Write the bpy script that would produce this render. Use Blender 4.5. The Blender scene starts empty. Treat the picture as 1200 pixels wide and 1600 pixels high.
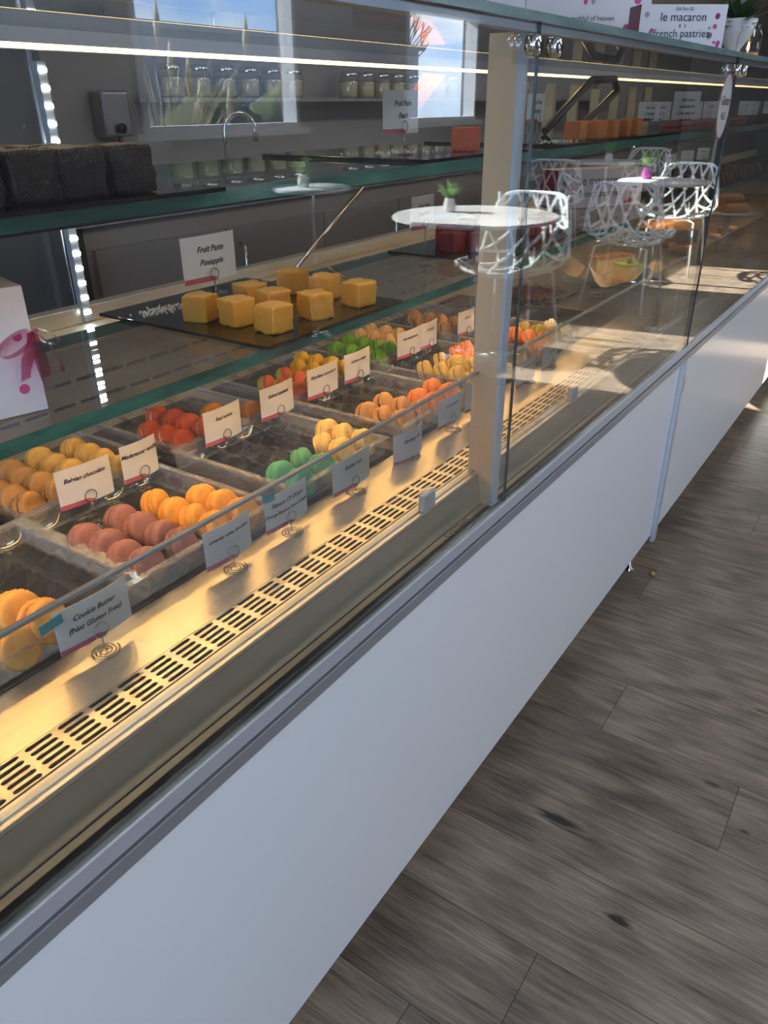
import bpy, bmesh, math, random
from mathutils import Vector, Matrix, noise
random.seed(7)
R = math.radians
sc = bpy.context.scene
col = sc.collection
PI = math.pi

# ------------------------------------------------------------------ camera, sky, sun, exposure
CH = 1.32                                   # camera height above the case datum
FL0 = -0.055                                # floor level
cam = bpy.data.objects.new('camera', bpy.data.cameras.new('camera'))
col.objects.link(cam)
cam.data.sensor_fit = 'VERTICAL'
cam.data.sensor_height = 24.0
cam.data.lens = 1201.24 / 1600 * 24.0
cam.data.clip_start = 0.02
cam.data.clip_end = 400
cam.matrix_world = Matrix(((0.559335, 0.392142, -0.730321, 0.0),
                           (-0.828918, 0.257949, -0.496343, -0.5),
                           (-0.006251, 0.882999, 0.469334, CH),
                           (0, 0, 0, 1)))
sc.camera = cam

SUN_E, SKY_E, SHELF_LED, LED_E, CEIL_E = 38.0, 6.6, 54.0, 5.0, 9.0
w = bpy.data.worlds.new('sky')
sc.world = w
w.use_nodes = True
nt = w.node_tree
nt.nodes.clear()
out = nt.nodes.new('ShaderNodeOutputWorld')
bg = nt.nodes.new('ShaderNodeBackground')
tc = nt.nodes.new('ShaderNodeTexCoord')
mp = nt.nodes.new('ShaderNodeMapping'); mp.inputs['Scale'].default_value = (1, 1, 3.2)
nz = nt.nodes.new('ShaderNodeTexNoise'); nz.inputs['Scale'].default_value = 3.4
nz.inputs['Detail'].default_value = 7; nz.inputs['Roughness'].default_value = 0.58
cr = nt.nodes.new('ShaderNodeValToRGB')
cr.color_ramp.elements[0].position = 0.47; cr.color_ramp.elements[0].color = (0, 0, 0, 1)
cr.color_ramp.elements[1].position = 0.66; cr.color_ramp.elements[1].color = (1, 1, 1, 1)
sep = nt.nodes.new('ShaderNodeSeparateXYZ')
gr = nt.nodes.new('ShaderNodeValToRGB')
gr.color_ramp.elements[0].position = 0.0; gr.color_ramp.elements[0].color = (0.26, 0.47, 0.82, 1)
gr.color_ramp.elements[1].position = 0.55; gr.color_ramp.elements[1].color = (0.10, 0.27, 0.68, 1)
mx = nt.nodes.new('ShaderNodeMixRGB'); mx.inputs[2].default_value = (0.78, 0.82, 0.88, 1)
nt.links.new(tc.outputs['Generated'], mp.inputs[0]); nt.links.new(mp.outputs[0], nz.inputs[0])
nt.links.new(nz.outputs[0], cr.inputs[0]); nt.links.new(tc.outputs['Generated'], sep.inputs[0])
nt.links.new(sep.outputs[2], gr.inputs[0]); nt.links.new(gr.outputs[0], mx.inputs[1])
nt.links.new(cr.outputs[0], mx.inputs[0]); nt.links.new(mx.outputs[0], bg.inputs[0])
bg.inputs[1].default_value = SKY_E
nt.links.new(bg.outputs[0], out.inputs[0])

sun = bpy.data.objects.new('sun', bpy.data.lights.new('sun', 'SUN'))
col.objects.link(sun)
sun.data.energy = SUN_E; sun.data.angle = R(0.6); sun.data.color = (1.0, 0.95, 0.88)
sun.rotation_euler = Vector((0.18, 1.0, -0.585)).to_track_quat('-Z', 'Y').to_euler()

def portal(name, loc, size, normal):
    L = bpy.data.lights.new(name, 'AREA'); L.shape = 'RECTANGLE'; L.size, L.size_y = size
    L.cycles.is_portal = True
    o = bpy.data.objects.new(name, L); col.objects.link(o); o.location = loc
    o.rotation_euler = Vector(normal).to_track_quat('-Z', 'Z' if abs(normal[2]) < 0.5 else 'Y').to_euler()

sc.view_settings.view_transform = 'Standard'
sc.view_settings.look = 'None'
sc.view_settings.exposure = 0.22
sc.view_settings.gamma = 1.0
sc.view_settings.use_curve_mapping = False
sc.cycles.use_denoising = True
sc.cycles.max_bounces = 10
sc.cycles.transparent_max_bounces = 40
sc.cycles.diffuse_bounces = 4
sc.cycles.glossy_bounces = 5
sc.cycles.sample_clamp_indirect = 6.0
sc.cycles.caustics_reflective = False
sc.cycles.caustics_refractive = False

# ------------------------------------------------------------------ materials
def new_mat(name):
    m = bpy.data.materials.new(name); m.use_nodes = True
    n = m.node_tree.nodes
    return m, n, m.node_tree.links, n['Principled BSDF']

def pbr(name, c, rough=0.5, metal=0.0, spec=0.5, coat=0.0, bump=0.0, bscale=60, var=0.0, vscale=8,
        stretch=(1, 1, 1), sss=0.0, emit=None, estr=0, trans=0.0, coatr=0.05):
    m, n, l, b = new_mat(name)
    b.inputs['Base Color'].default_value = (*c, 1)
    b.inputs['Roughness'].default_value = rough
    b.inputs['Metallic'].default_value = metal
    b.inputs['Specular IOR Level'].default_value = spec
    b.inputs['Coat Weight'].default_value = coat
    b.inputs['Coat Roughness'].default_value = coatr
    if sss:
        b.inputs['Subsurface Weight'].default_value = sss
        b.inputs['Subsurface Radius'].default_value = (0.02, 0.012, 0.006)
        b.inputs['Subsurface Scale'].default_value = 0.6
    if emit:
        b.inputs['Emission Color'].default_value = (*emit, 1)
        b.inputs['Emission Strength'].default_value = estr
    if bump or var:
        t = n.new('ShaderNodeTexCoord'); mp = n.new('ShaderNodeMapping'); mp.inputs['Scale'].default_value = stretch
        l.new(t.outputs['Object'], mp.inputs[0])
        if bump:
            z = n.new('ShaderNodeTexNoise'); z.inputs['Scale'].default_value = bscale; z.inputs['Detail'].default_value = 4
            l.new(mp.outputs[0], z.inputs[0])
            bp = n.new('ShaderNodeBump'); bp.inputs['Strength'].default_value = bump; bp.inputs['Distance'].default_value = 0.002
            l.new(z.outputs[0], bp.inputs['Height']); l.new(bp.outputs[0], b.inputs['Normal'])
        if var:
            z2 = n.new('ShaderNodeTexNoise'); z2.inputs['Scale'].default_value = vscale; z2.inputs['Detail'].default_value = 5
            l.new(mp.outputs[0], z2.inputs[0])
            rmp = n.new('ShaderNodeValToRGB')
            rmp.color_ramp.elements[0].position = 0.3; rmp.color_ramp.elements[1].position = 0.72
            rmp.color_ramp.elements[0].color = (*[max(0, x * (1 - var)) for x in c], 1)
            rmp.color_ramp.elements[1].color = (*[min(1, x * (1 + var)) for x in c], 1)
            l.new(z2.outputs[0], rmp.inputs[0]); l.new(rmp.outputs[0], b.inputs['Base Color'])
    return m

def clear(name, tint=(1, 1, 1), f0=0.04, gain=1.0, rough=0.0, bump=0.0, base=0.0, bscale=30, haze=0.0):
    """thin clear sheet: see-through with angle dependent mirror reflection"""
    m = bpy.data.materials.new(name); m.use_nodes = True
    n = m.node_tree.nodes; l = m.node_tree.links; n.clear()
    o = n.new('ShaderNodeOutputMaterial'); mixs = n.new('ShaderNodeMixShader')
    tr = n.new('ShaderNodeBsdfTransparent'); tr.inputs[0].default_value = (*tint, 1)
    gl = n.new('ShaderNodeBsdfGlossy'); gl.inputs['Roughness'].default_value = rough
    geo = n.new('ShaderNodeNewGeometry'); dot = n.new('ShaderNodeVectorMath'); dot.operation = 'DOT_PRODUCT'
    nrm = geo.outputs['Normal']
    if bump:
        t = n.new('ShaderNodeTexCoord'); z = n.new('ShaderNodeTexNoise'); z.inputs['Scale'].default_value = bscale
        bp = n.new('ShaderNodeBump'); bp.inputs['Strength'].default_value = bump; bp.inputs['Distance'].default_value = 0.004
        l.new(t.outputs['Object'], z.inputs[0]); l.new(z.outputs[0], bp.inputs['Height'])
        l.new(bp.outputs[0], gl.inputs['Normal']); nrm = bp.outputs[0]
    l.new(nrm, dot.inputs[0]); l.new(geo.outputs['Incoming'], dot.inputs[1])
    def mth(op, a, b_=None):
        x = n.new('ShaderNodeMath'); x.operation = op
        for i, v in enumerate((a, b_)):
            if v is None: continue
            if hasattr(v, 'default_value') or hasattr(v, 'is_linked'): l.new(v, x.inputs[i])
            else: x.inputs[i].default_value = v
        return x.outputs[0]
    c = mth('ABSOLUTE', dot.outputs['Value'])
    k = mth('SUBTRACT', 1.0, c)
    k = mth('POWER', k, 5.0)
    k = mth('MULTIPLY', k, (1 - f0) * gain)
    k = mth('ADD', k, f0 + base)
    x = n.new('ShaderNodeClamp'); l.new(k, x.inputs[0])
    l.new(x.outputs[0], mixs.inputs[0]); l.new(tr.outputs[0], mixs.inputs[1]); l.new(gl.outputs[0], mixs.inputs[2])
    if haze:
        df = n.new('ShaderNodeBsdfDiffuse'); df.inputs[0].default_value = (0.85, 0.85, 0.82, 1); m2 = n.new('ShaderNodeMixShader')
        m2.inputs[0].default_value = haze; l.new(mixs.outputs[0], m2.inputs[1]); l.new(df.outputs[0], m2.inputs[2]); l.new(m2.outputs[0], o.inputs[0])
    else: l.new(mixs.outputs[0], o.inputs[0])
    return m

GLASS = clear('clear_glass', (0.985, 0.995, 0.99), 0.075, 1.4)
THING = clear('thin_clear_glass', (0.99, 0.99, 0.99), 0.04)
SHELF = clear('shelf_glass', (0.97, 0.99, 0.98), 0.05)
WIN = clear('window_glass', (0.97, 0.99, 0.99), 0.04)
PLAST = clear('clear_plastic', (0.96, 0.96, 0.94), 0.06, 1.2, 0.03, 0.0, 0.02, haze=0.03)
PLRIM = clear('clear_plastic_rim', (0.95, 0.95, 0.93), 0.08, 1.2, 0.1, 0.0, 0.05, haze=0.22)
EDGE = pbr('green_glass_edge', (0.03, 0.16, 0.115), 0.12, 0, 0.8, var=0.5, vscale=9, stretch=(1.2, 6, 6))
EDGEU = pbr('upper_shelf_edge', (0.07, 0.25, 0.19), 0.12, 0, 0.8, var=0.3, vscale=9, stretch=(1.2, 6, 6))
EDGET = pbr('top_glass_edge', (0.20, 0.31, 0.31), 0.15, 0, 0.7, var=0.2, vscale=9, stretch=(1.2, 6, 6))  # edge green paled, exterior light on the top glass put into the colour
WHITEP = pbr('white_panel', (0.90, 0.91, 0.91), 0.16, spec=0.55)
TRIMG = pbr('grey_aluminium', (0.50, 0.53, 0.56), 0.38, 0.75)
TRIML = pbr('light_aluminium', (0.66, 0.70, 0.74), 0.42, 0.55)
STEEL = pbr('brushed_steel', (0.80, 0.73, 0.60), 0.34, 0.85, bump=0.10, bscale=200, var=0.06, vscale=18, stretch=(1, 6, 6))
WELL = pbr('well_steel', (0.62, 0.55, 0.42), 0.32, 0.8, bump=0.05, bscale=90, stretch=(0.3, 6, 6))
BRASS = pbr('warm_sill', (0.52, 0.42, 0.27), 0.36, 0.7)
BLACKG = pbr('black_acrylic', (0.006, 0.004, 0.005), 0.04, 0, 0.6)
DARK = pbr('dark_cavity', (0.008, 0.008, 0.008), 0.8)
DARKM = pbr('dark_metal', (0.06, 0.055, 0.06), 0.35, 0.6)
CHROME = pbr('chrome', (0.80, 0.78, 0.74), 0.12, 1.0)
POSTM = pbr('post_warm_lit', (0.90, 0.60, 0.34), 0.6, 0.0)  # side face: warm light from inside the case put into the colour
POSTW = pbr('post_window_lit', (0.62, 0.68, 0.76), 0.35, 0.1)  # front face: cool window light put into the colour
HEAD = pbr('grey_header', (0.62, 0.61, 0.66), 0.5, 0.0)
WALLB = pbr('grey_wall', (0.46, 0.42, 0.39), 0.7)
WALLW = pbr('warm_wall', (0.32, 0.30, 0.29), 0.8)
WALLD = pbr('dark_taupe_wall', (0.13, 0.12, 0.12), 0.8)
CEILM = pbr('ceiling_paint', (0.6, 0.6, 0.6), 0.9)
CAB = pbr('taupe_cabinet', (0.42, 0.36, 0.31), 0.4)
COUNT = pbr('stone_counter', (0.42, 0.40, 0.38), 0.3, var=0.25, vscale=30)
FRAME = pbr('white_window_frame', (0.72, 0.75, 0.78), 0.4)
CHAIRW = pbr('white_chair_plastic', (0.82, 0.88, 0.90), 0.25)
TABLEW = pbr('white_table_top', (0.85, 0.88, 0.90), 0.2)
def paper():
    m, n, l, b = new_mat('card_paper'); b.inputs['Base Color'].default_value = (0.82, 0.81, 0.79, 1); b.inputs['Roughness'].default_value = 0.6
    t = n.new('ShaderNodeBsdfTranslucent'); t.inputs[0].default_value = (0.8, 0.74, 0.66, 1); mm = n.new('ShaderNodeMixShader'); mm.inputs[0].default_value = 0.16
    l.new(b.outputs[0], mm.inputs[1]); l.new(t.outputs[0], mm.inputs[2]); l.new(mm.outputs[0], n['Material Output'].inputs[0]); return m
PAPER = paper()
INK = pbr('black_ink', (0.01, 0.01, 0.012), 0.6)
PINKS = pbr('rose_stripe', (0.50, 0.10, 0.14), 0.6)
PINK = pbr('pink_dot', (0.62, 0.09, 0.27), 0.5)
GREYDOT = pbr('grey_dot', (0.35, 0.36, 0.40), 0.5)
MAG = pbr('magenta_card', (0.26, 0.005, 0.04), 0.4)
BOXW = pbr('white_box_card', (0.80, 0.78, 0.80), 0.4)
WIRE = pbr('wire', (0.30, 0.28, 0.25), 0.2, 1.0)
TAPE = pbr('teal_tape', (0.04, 0.30, 0.36), 0.5)
LEAF = pbr('leaf_green', (0.12, 0.30, 0.05), 0.4, sss=0.0, var=0.4, vscale=20)
POTW = pbr('white_pot', (0.82, 0.82, 0.80), 0.3)
PURP = pbr('purple_pot', (0.25, 0.03, 0.20), 0.3)
LEDM = pbr('led_diffuser', (1, 0.85, 0.5), 0.5, emit=(1.0, 0.66, 0.27), estr=LED_E)
UNDER_L = pbr('shelf_led_lower', (1, .9, .7), .5, emit=(1.0, 0.56, 0.19), estr=SHELF_LED)
UNDER_F = pbr('shelf_led_far', (1, .9, .7), .5, emit=(1.0, 0.62, 0.28), estr=SHELF_LED * 0.25)
FILL_U = pbr('upper_shelf_fill', (1, .9, .7), .5, emit=(1.0, 0.66, 0.33), estr=SHELF_LED * 0.30)
FILL_U = pbr('upper_shelf_fill', (1, .9, .7), .5, emit=(1.0, 0.62, 0.28), estr=SHELF_LED * 0.25)  # glow added under the upper shelf to brighten the cubes
LEDW = pbr('white_led', (1, 1, 1), 0.5, emit=(0.85, 0.95, 1.0), estr=40)
CEILFILL = pbr('ceiling_fill_panel', (1, 1, 1), 0.5, emit=(0.95, 0.97, 1.0), estr=CEIL_E)  # glow of the added ceiling fill
FLAME = pbr('flame', (1, 0.5, 0.1), 0.5, emit=(1, 0.42, 0.06), estr=14)
WAX = pbr('amber_wax', (0.75, 0.35, 0.08), 0.3)
CREAM = pbr('cream_filling', (0.80, 0.66, 0.38), 0.5)
PARCH = pbr('parchment', (0.66, 0.52, 0.32), 0.6)
CRUST = pbr('pie_crust', (0.62, 0.33, 0.12), 0.55, bump=0.8, bscale=60, var=0.35, vscale=25)
PEACHF = pbr('peach_filling', (0.80, 0.36, 0.10), 0.25, bump=0.5, bscale=40, var=0.3, vscale=40)
TINM = pbr('foil_tin', (0.72, 0.68, 0.58), 0.35, 0.5)
CHOC = pbr('crumb_chocolate', (0.10, 0.035, 0.02), 0.7, var=0.5, vscale=60)
LIME = pbr('lime_topping', (0.45, 0.55, 0.05), 0.3)
CAKE = pbr('cheesecake', (0.72, 0.55, 0.25), 0.5, var=0.2, vscale=40)
PINKP = pbr('pink_glaze', (0.72, 0.33, 0.26), 0.25)
BERRY = pbr('berry_filling', (0.20, 0.03, 0.02), 0.15)
RIBBON = clear('pink_organza', (0.80, 0.22, 0.42), 0.05, 1, 0.3, 0, 0.12)
ORANGE = pbr('orange_paper', (0.75, 0.20, 0.06), 0.6)
GRAVEL = pbr('pale_gravel', (0.50, 0.47, 0.42), 0.95, var=0.25, vscale=3)
BUILD = pbr('grey_building', (0.17, 0.18, 0.20), 0.8)
GRASS = pbr('dry_grass', (0.55, 0.50, 0.34), 0.7, var=0.3, vscale=4)
BARK = pbr('bare_branch', (0.10, 0.08, 0.07), 0.9)
BUSH = pbr('bush_green', (0.05, 0.07, 0.03), 0.9, var=0.5, vscale=5)

def floor_mat():
    m, n, l, b = new_mat('grey_oak_planks')
    t = n.new('ShaderNodeTexCoord')
    def mth(op, a, b_=0.0):
        x = n.new('ShaderNodeMath'); x.operation = op
        for i, v in enumerate((a, b_)):
            if isinstance(v, (int, float)): x.inputs[i].default_value = v
            else: l.new(v, x.inputs[i])
        return x.outputs[0]
    P0 = n.new('ShaderNodeSeparateXYZ'); l.new(t.outputs['Object'], P0.inputs[0])
    PW, PL, PX = 0.2047, 1.27, 0.049
    rr = mth('DIVIDE', mth('SUBTRACT', P0.outputs[0], PX), PW)
    row = mth('FLOOR', rr); rfr = mth('FRACT', rr)
    rnd = random.Random(11); offs = [rnd.random() for _ in range(32)]
    for k, yy in {3: -.253, 4: -.86, 5: -.97, 6: -.465, 7: -.153, 8: -.72, 9: -.90, 10: -.052}.items(): offs[k] = (((yy + .5) * 1.0417 - .5) / PL) % 1.0
    ramp = n.new('ShaderNodeValToRGB'); ramp.color_ramp.interpolation = 'CONSTANT'; el = ramp.color_ramp.elements
    for k in range(30):
        e_ = el[0] if k == 0 else (el[1] if k == 1 else el.new(k / 32))
        e_.position = k / 32; e_.color = (offs[k], offs[k], offs[k], 1)
    l.new(mth('DIVIDE', mth('ADD', row, 0.5), 32.0), ramp.inputs[0])
    ln = mth('SUBTRACT', mth('DIVIDE', P0.outputs[1], PL), ramp.outputs[0])
    lid = mth('FLOOR', ln); lfr = mth('FRACT', ln)
    def near(fr, wdt): return mth('MAXIMUM', mth('LESS_THAN', fr, wdt), mth('GREATER_THAN', fr, 1 - wdt))
    seam = mth('MAXIMUM', near(rfr, 0.0035), near(lfr, 0.0006))
    wn = n.new('ShaderNodeTexWhiteNoise'); wn.noise_dimensions = '2D'
    cb = n.new('ShaderNodeCombineXYZ'); l.new(row, cb.inputs[0]); l.new(lid, cb.inputs[1]); l.new(cb.outputs[0], wn.inputs['Vector'])
    pid = wn.outputs['Value']
    # per-plank grain offset
    add = n.new('ShaderNodeVectorMath'); add.operation = 'MULTIPLY_ADD'
    l.new(wn.outputs['Color'], add.inputs[0]); add.inputs[1].default_value = (7, 13, 5); l.new(t.outputs['Object'], add.inputs[2])
    def noise_(scale, st, detail=6, rough=0.6, dist=0.0):
        q = n.new('ShaderNodeMapping'); q.inputs['Scale'].default_value = st; l.new(add.outputs[0], q.inputs[0])
        z = n.new('ShaderNodeTexNoise'); z.inputs['Scale'].default_value = scale; z.inputs['Detail'].default_value = detail
        z.inputs['Roughness'].default_value = rough; z.inputs['Distortion'].default_value = dist
        l.new(q.outputs[0], z.inputs[0]); return z.outputs[0]
    g1 = noise_(4.6, (7.5, 0.75, 1), 8, 0.66, 0.5)
    g2 = noise_(22, (9, 0.45, 1), 4, 0.6)
    g3 = noise_(1.4, (3, 1.2, 1), 3, 0.5)
    wv = n.new('ShaderNodeTexWave'); wv.wave_type = 'RINGS'; wv.inputs['Scale'].default_value = 2.2
    wv.inputs['Distortion'].default_value = 7; wv.inputs['Detail'].default_value = 3; wv.inputs['Detail Scale'].default_value = 1.3
    q = n.new('ShaderNodeMapping'); q.inputs['Scale'].default_value = (5, 0.8, 1); l.new(add.outputs[0], q.inputs[0]); l.new(q.outputs[0], wv.inputs[0])
    v = mth('MULTIPLY', g1, 0.44)
    v = mth('ADD', v, mth('MULTIPLY', g2, 0.42))
    v = mth('ADD', v, mth('MULTIPLY', g3, 0.14))
    v = mth('ADD', v, mth('MULTIPLY', wv.outputs['Fac'], 0.07))
    v = mth('ADD', v, mth('MULTIPLY', pid, 0.07))
    # knots: each is a spot of its own on one plank
    P = n.new('ShaderNodeSeparateXYZ'); l.new(t.outputs['Object'], P.inputs[0])
    for kx, ky, sx, sy, st in KNOTS:
        dx = mth('DIVIDE', mth('SUBTRACT', P.outputs[0], kx), sx)
        dy = mth('DIVIDE', mth('SUBTRACT', P.outputs[1], ky), sy)
        d = mth('SQRT', mth('ADD', mth('MULTIPLY', dx, dx), mth('MULTIPLY', dy, dy)), 0)
        d = mth('ADD', d, mth('MULTIPLY', mth('SUBTRACT', g2, 0.5), 1.3))
        ring = mth('MULTIPLY', mth('SINE', mth('MULTIPLY', d, 11.0), 0), 0.03)
        fall = n.new('ShaderNodeMapRange'); fall.inputs[1].default_value = 0.3; fall.inputs[2].default_value = 2.6
        fall.inputs[3].default_value = 1; fall.inputs[4].default_value = 0; l.new(d, fall.inputs[0])
        core = n.new('ShaderNodeMapRange'); core.inputs[1].default_value = 0.35; core.inputs[2].default_value = 1.0
        core.inputs[3].default_value = st; core.inputs[4].default_value = 0; l.new(d, core.inputs[0])
        v = mth('ADD', v, mth('MULTIPLY', ring, fall.outputs[0]))
        v = mth('SUBTRACT', v, core.outputs[0])
    cr = n.new('ShaderNodeValToRGB')
    e = cr.color_ramp.elements
    e[0].position = 0.30; e[0].color = (0.026, 0.019, 0.014, 1)
    e[1].position = 0.78; e[1].color = (0.38, 0.29, 0.205, 1)
    k = e.new(0.45); k.color = (0.100, 0.075, 0.055, 1)
    k = e.new(0.58); k.color = (0.195, 0.148, 0.108, 1)
    l.new(v, cr.inputs[0])
    mm = n.new('ShaderNodeMixRGB'); mm.inputs[2].default_value = (0.02, 0.017, 0.015, 1)
    l.new(seam, mm.inputs[0]); l.new(cr.outputs[0], mm.inputs[1])
    l.new(mm.outputs[0], b.inputs['Base Color'])
    b.inputs['Roughness'].default_value = 0.40
    bp = n.new('ShaderNodeBump'); bp.inputs['Strength'].default_value = 0.12; bp.inputs['Distance'].default_value = 0.002
    l.new(v, bp.inputs['Height']); l.new(bp.outputs[0], b.inputs['Normal'])
    return m
KNOTS = [(1.169, -0.156, 0.0187, 0.05500000000000001, 0.36), (1.014, -0.344, 0.013200000000000002, 0.026400000000000003, 0.36), (1.453, -0.411, 0.0099, 0.0242, 0.18), (1.359, -0.5, 0.006600000000000001, 0.0165, 0.22), (1.771, -0.464, 0.011000000000000001, 0.033, 0.18), (1.76, -0.323, 0.013200000000000002, 0.05500000000000001, 0.12)]
FLOORM = floor_mat()

# ------------------------------------------------------------------ mesh helpers
class MB:
    def __init__(s): s.v = []; s.f = []; s.m = []; s.sm = []
    def add(s, vs, fs, mi=0, smooth=False):
        o = len(s.v); s.v += [tuple(x) for x in vs]
        for f in fs: s.f.append([i + o for i in f]); s.m.append(mi); s.sm.append(smooth)
    def box(s, a, b, mi=0, M=None):
        x0, y0, z0 = a; x1, y1, z1 = b
        vs = [Vector(p) for p in ((x0, y0, z0), (x1, y0, z0), (x1, y1, z0), (x0, y1, z0), (x0, y0, z1), (x1, y0, z1), (x1, y1, z1), (x0, y1, z1))]
        if M: vs = [M @ p for p in vs]
        s.add(vs, [(0, 3, 2, 1), (4, 5, 6, 7), (0, 1, 5, 4), (1, 2, 6, 5), (2, 3, 7, 6), (3, 0, 4, 7)], mi)
    def slab(s, a, b, mface=0, medge=1):      # horizontal glass slab, green edges
        x0, y0, z0 = a; x1, y1, z1 = b
        vs = [(x0, y0, z0), (x1, y0, z0), (x1, y1, z0), (x0, y1, z0), (x0, y0, z1), (x1, y0, z1), (x1, y1, z1), (x0, y1, z1)]
        s.add(vs, [(0, 3, 2, 1), (4, 5, 6, 7)], mface)
        s.add(vs, [(0, 1, 5, 4), (1, 2, 6, 5), (2, 3, 7, 6), (3, 0, 4, 7)], medge)
    def tube(s, pts, r, n=8, closed=False, mi=0, caps=True):
        pts = [Vector(p) for p in pts]; N = len(pts); rings = []
        rr = r if isinstance(r, (list, tuple)) else [r] * N
        ref = None
        for i, p in enumerate(pts):
            a = pts[(i - 1) % N] if (closed or i > 0) else p
            b = pts[(i + 1) % N] if (closed or i < N - 1) else p
            t = (b - a)
            t = t.normalized() if t.length > 1e-9 else Vector((0, 0, 1))
            if ref is None: ref = Vector((0, 0, 1)) if abs(t.z) < 0.9 else Vector((1, 0, 0))
            u = ref - t * ref.dot(t)
            if u.length < 1e-6: u = t.orthogonal()
            u.normalize(); ref = u; v = t.cross(u)
            rings.append([p + (u * math.cos(2 * PI * k / n) + v * math.sin(2 * PI * k / n)) * rr[i] for k in range(n)])
        vs = [q for ring in rings for q in ring]; fs = []
        for i in range(N if closed else N - 1):
            j = (i + 1) % N
            for k in range(n):
                fs.append((i * n + k, i * n + (k + 1) % n, j * n + (k + 1) % n, j * n + k))
        s.add(vs, fs, mi, True)
        if caps and not closed:
            o = len(s.v) - len(vs)
            s.f.append([o + k for k in range(n)][::-1]); s.m.append(mi); s.sm.append(False)
            s.f.append([o + (N - 1) * n + k for k in range(n)]); s.m.append(mi); s.sm.append(False)
    def lathe(s, prof, c=(0, 0, 0), n=32, mi=0, fn=None, smooth=True):
        vs = []; fs = []; c = Vector(c)
        for i, (r, z) in enumerate(prof):
            for k in range(n):
                a = 2 * PI * k / n; q = fn(r, z, a, i) if fn else (r, z)
                vs.append(c + Vector((q[0] * math.cos(a), q[0] * math.sin(a), q[1])))
        for i in range(len(prof) - 1):
            for k in range(n):
                fs.append((i * n + k, i * n + (k + 1) % n, (i + 1) * n + (k + 1) % n, (i + 1) * n + k))
        s.add(vs, fs, mi, smooth)
    def build(s, name, mats, parent=None, loc=None, rot=None):
        me = bpy.data.meshes.new(name); me.from_pydata(s.v, [], s.f)
        for m in (mats if isinstance(mats, (list, tuple)) else [mats]): me.materials.append(m)
        me.polygons.foreach_set('material_index', s.m); me.polygons.foreach_set('use_smooth', s.sm); me.update()
        o = bpy.data.objects.new(name, me); col.objects.link(o)
        if parent: o.parent = parent
        if loc is not None: o.location = loc
        if rot is not None: o.rotation_euler = rot
        return o

def tag(o, label=None, cat=None, group=None, kind=None):
    if label: o['label'] = label
    if cat: o['category'] = cat
    if group: o['group'] = group
    if kind: o['kind'] = kind
    return o
def empty(name, loc=(0, 0, 0), rz=0, label=None, cat=None, group=None):
    o = bpy.data.objects.new(name, None); col.objects.link(o); o.location = loc; o.rotation_euler = (0, 0, rz)
    o.empty_display_size = 0.02
    return tag(o, label, cat, group)
def struct(o): o['kind'] = 'structure'; return o
def bevel(o, wdt=0.002, seg=2):
    m = o.modifiers.new('bevel', 'BEVEL'); m.width = wdt; m.segments = seg; m.limit_method = 'ANGLE'; return o
def copy_tree(o, parent=None):
    c = o.copy(); col.objects.link(c); c.parent = parent
    for ch in list(o.children): copy_tree(ch, c)
    return c
def text(s, size, mat, parent, loc, name='lettering', rot=(PI / 2, 0, 0), shear=0.0, align='CENTER', bend=None, off=0.0):
    cu = bpy.data.curves.new(name, 'FONT'); cu.body = s; cu.size = size; cu.align_x = align; cu.align_y = 'CENTER'
    cu.shear = shear; cu.offset = off; cu.resolution_u = 3
    t = bpy.data.objects.new('tmp', cu)
    me = bpy.data.meshes.new_from_object(t); bpy.data.objects.remove(t); bpy.data.curves.remove(cu)
    me.materials.clear(); me.materials.append(mat)
    if bend:
        for v in me.vertices: v.co.z += bend(v.co.x + loc[0])
    o = bpy.data.objects.new(name, me); col.objects.link(o); o.parent = parent; o.location = loc; o.rotation_euler = rot
    return o

# ------------------------------------------------------------------ room shell
X0, X1, YF, YB, ZC = -3.2, 15.0, -3.5, 2.3, 3.0
m = MB(); m.box((X0, YF, FL0 - 0.05), (X1, YB, FL0)); struct(m.build('floor', FLOORM))
m = MB(); m.box((X0, YF, ZC), (X1, YB, ZC + 0.05)); struct(m.build('ceiling', CEILM))
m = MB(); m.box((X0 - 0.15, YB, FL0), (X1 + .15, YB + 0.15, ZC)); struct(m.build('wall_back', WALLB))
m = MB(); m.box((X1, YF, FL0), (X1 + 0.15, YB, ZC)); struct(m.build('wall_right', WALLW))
# front wall with two windows
wins = [(3.40, 4.82, 1.17, 2.42), (6.26, 7.50, 1.17, 2.03)]
m = MB(); x = X0 - 0.15
for a, b, z0, z1 in wins:
    m.box((x, YF - 0.15, FL0), (a, YF, ZC)); m.box((a, YF - 0.15, FL0), (b, YF, z0)); m.box((a, YF - 0.15, z1), (b, YF, ZC)); x = b
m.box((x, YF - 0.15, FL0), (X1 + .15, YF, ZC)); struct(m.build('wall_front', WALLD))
wl = (-3.0, 1.6, 0.5, 2.6)      # left wall opening (y0,y1,z0,z1)
m = MB()
m.box((X0 - 0.15, YF, FL0), (X0, wl[0], ZC)); m.box((X0 - 0.15, wl[1], FL0), (X0, YB, ZC))
m.box((X0 - 0.15, wl[0], FL0), (X0, wl[1], wl[2])); m.box((X0 - 0.15, wl[0], wl[3]), (X0, wl[1], ZC)); struct(m.build('wall_left', WALLW))
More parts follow.
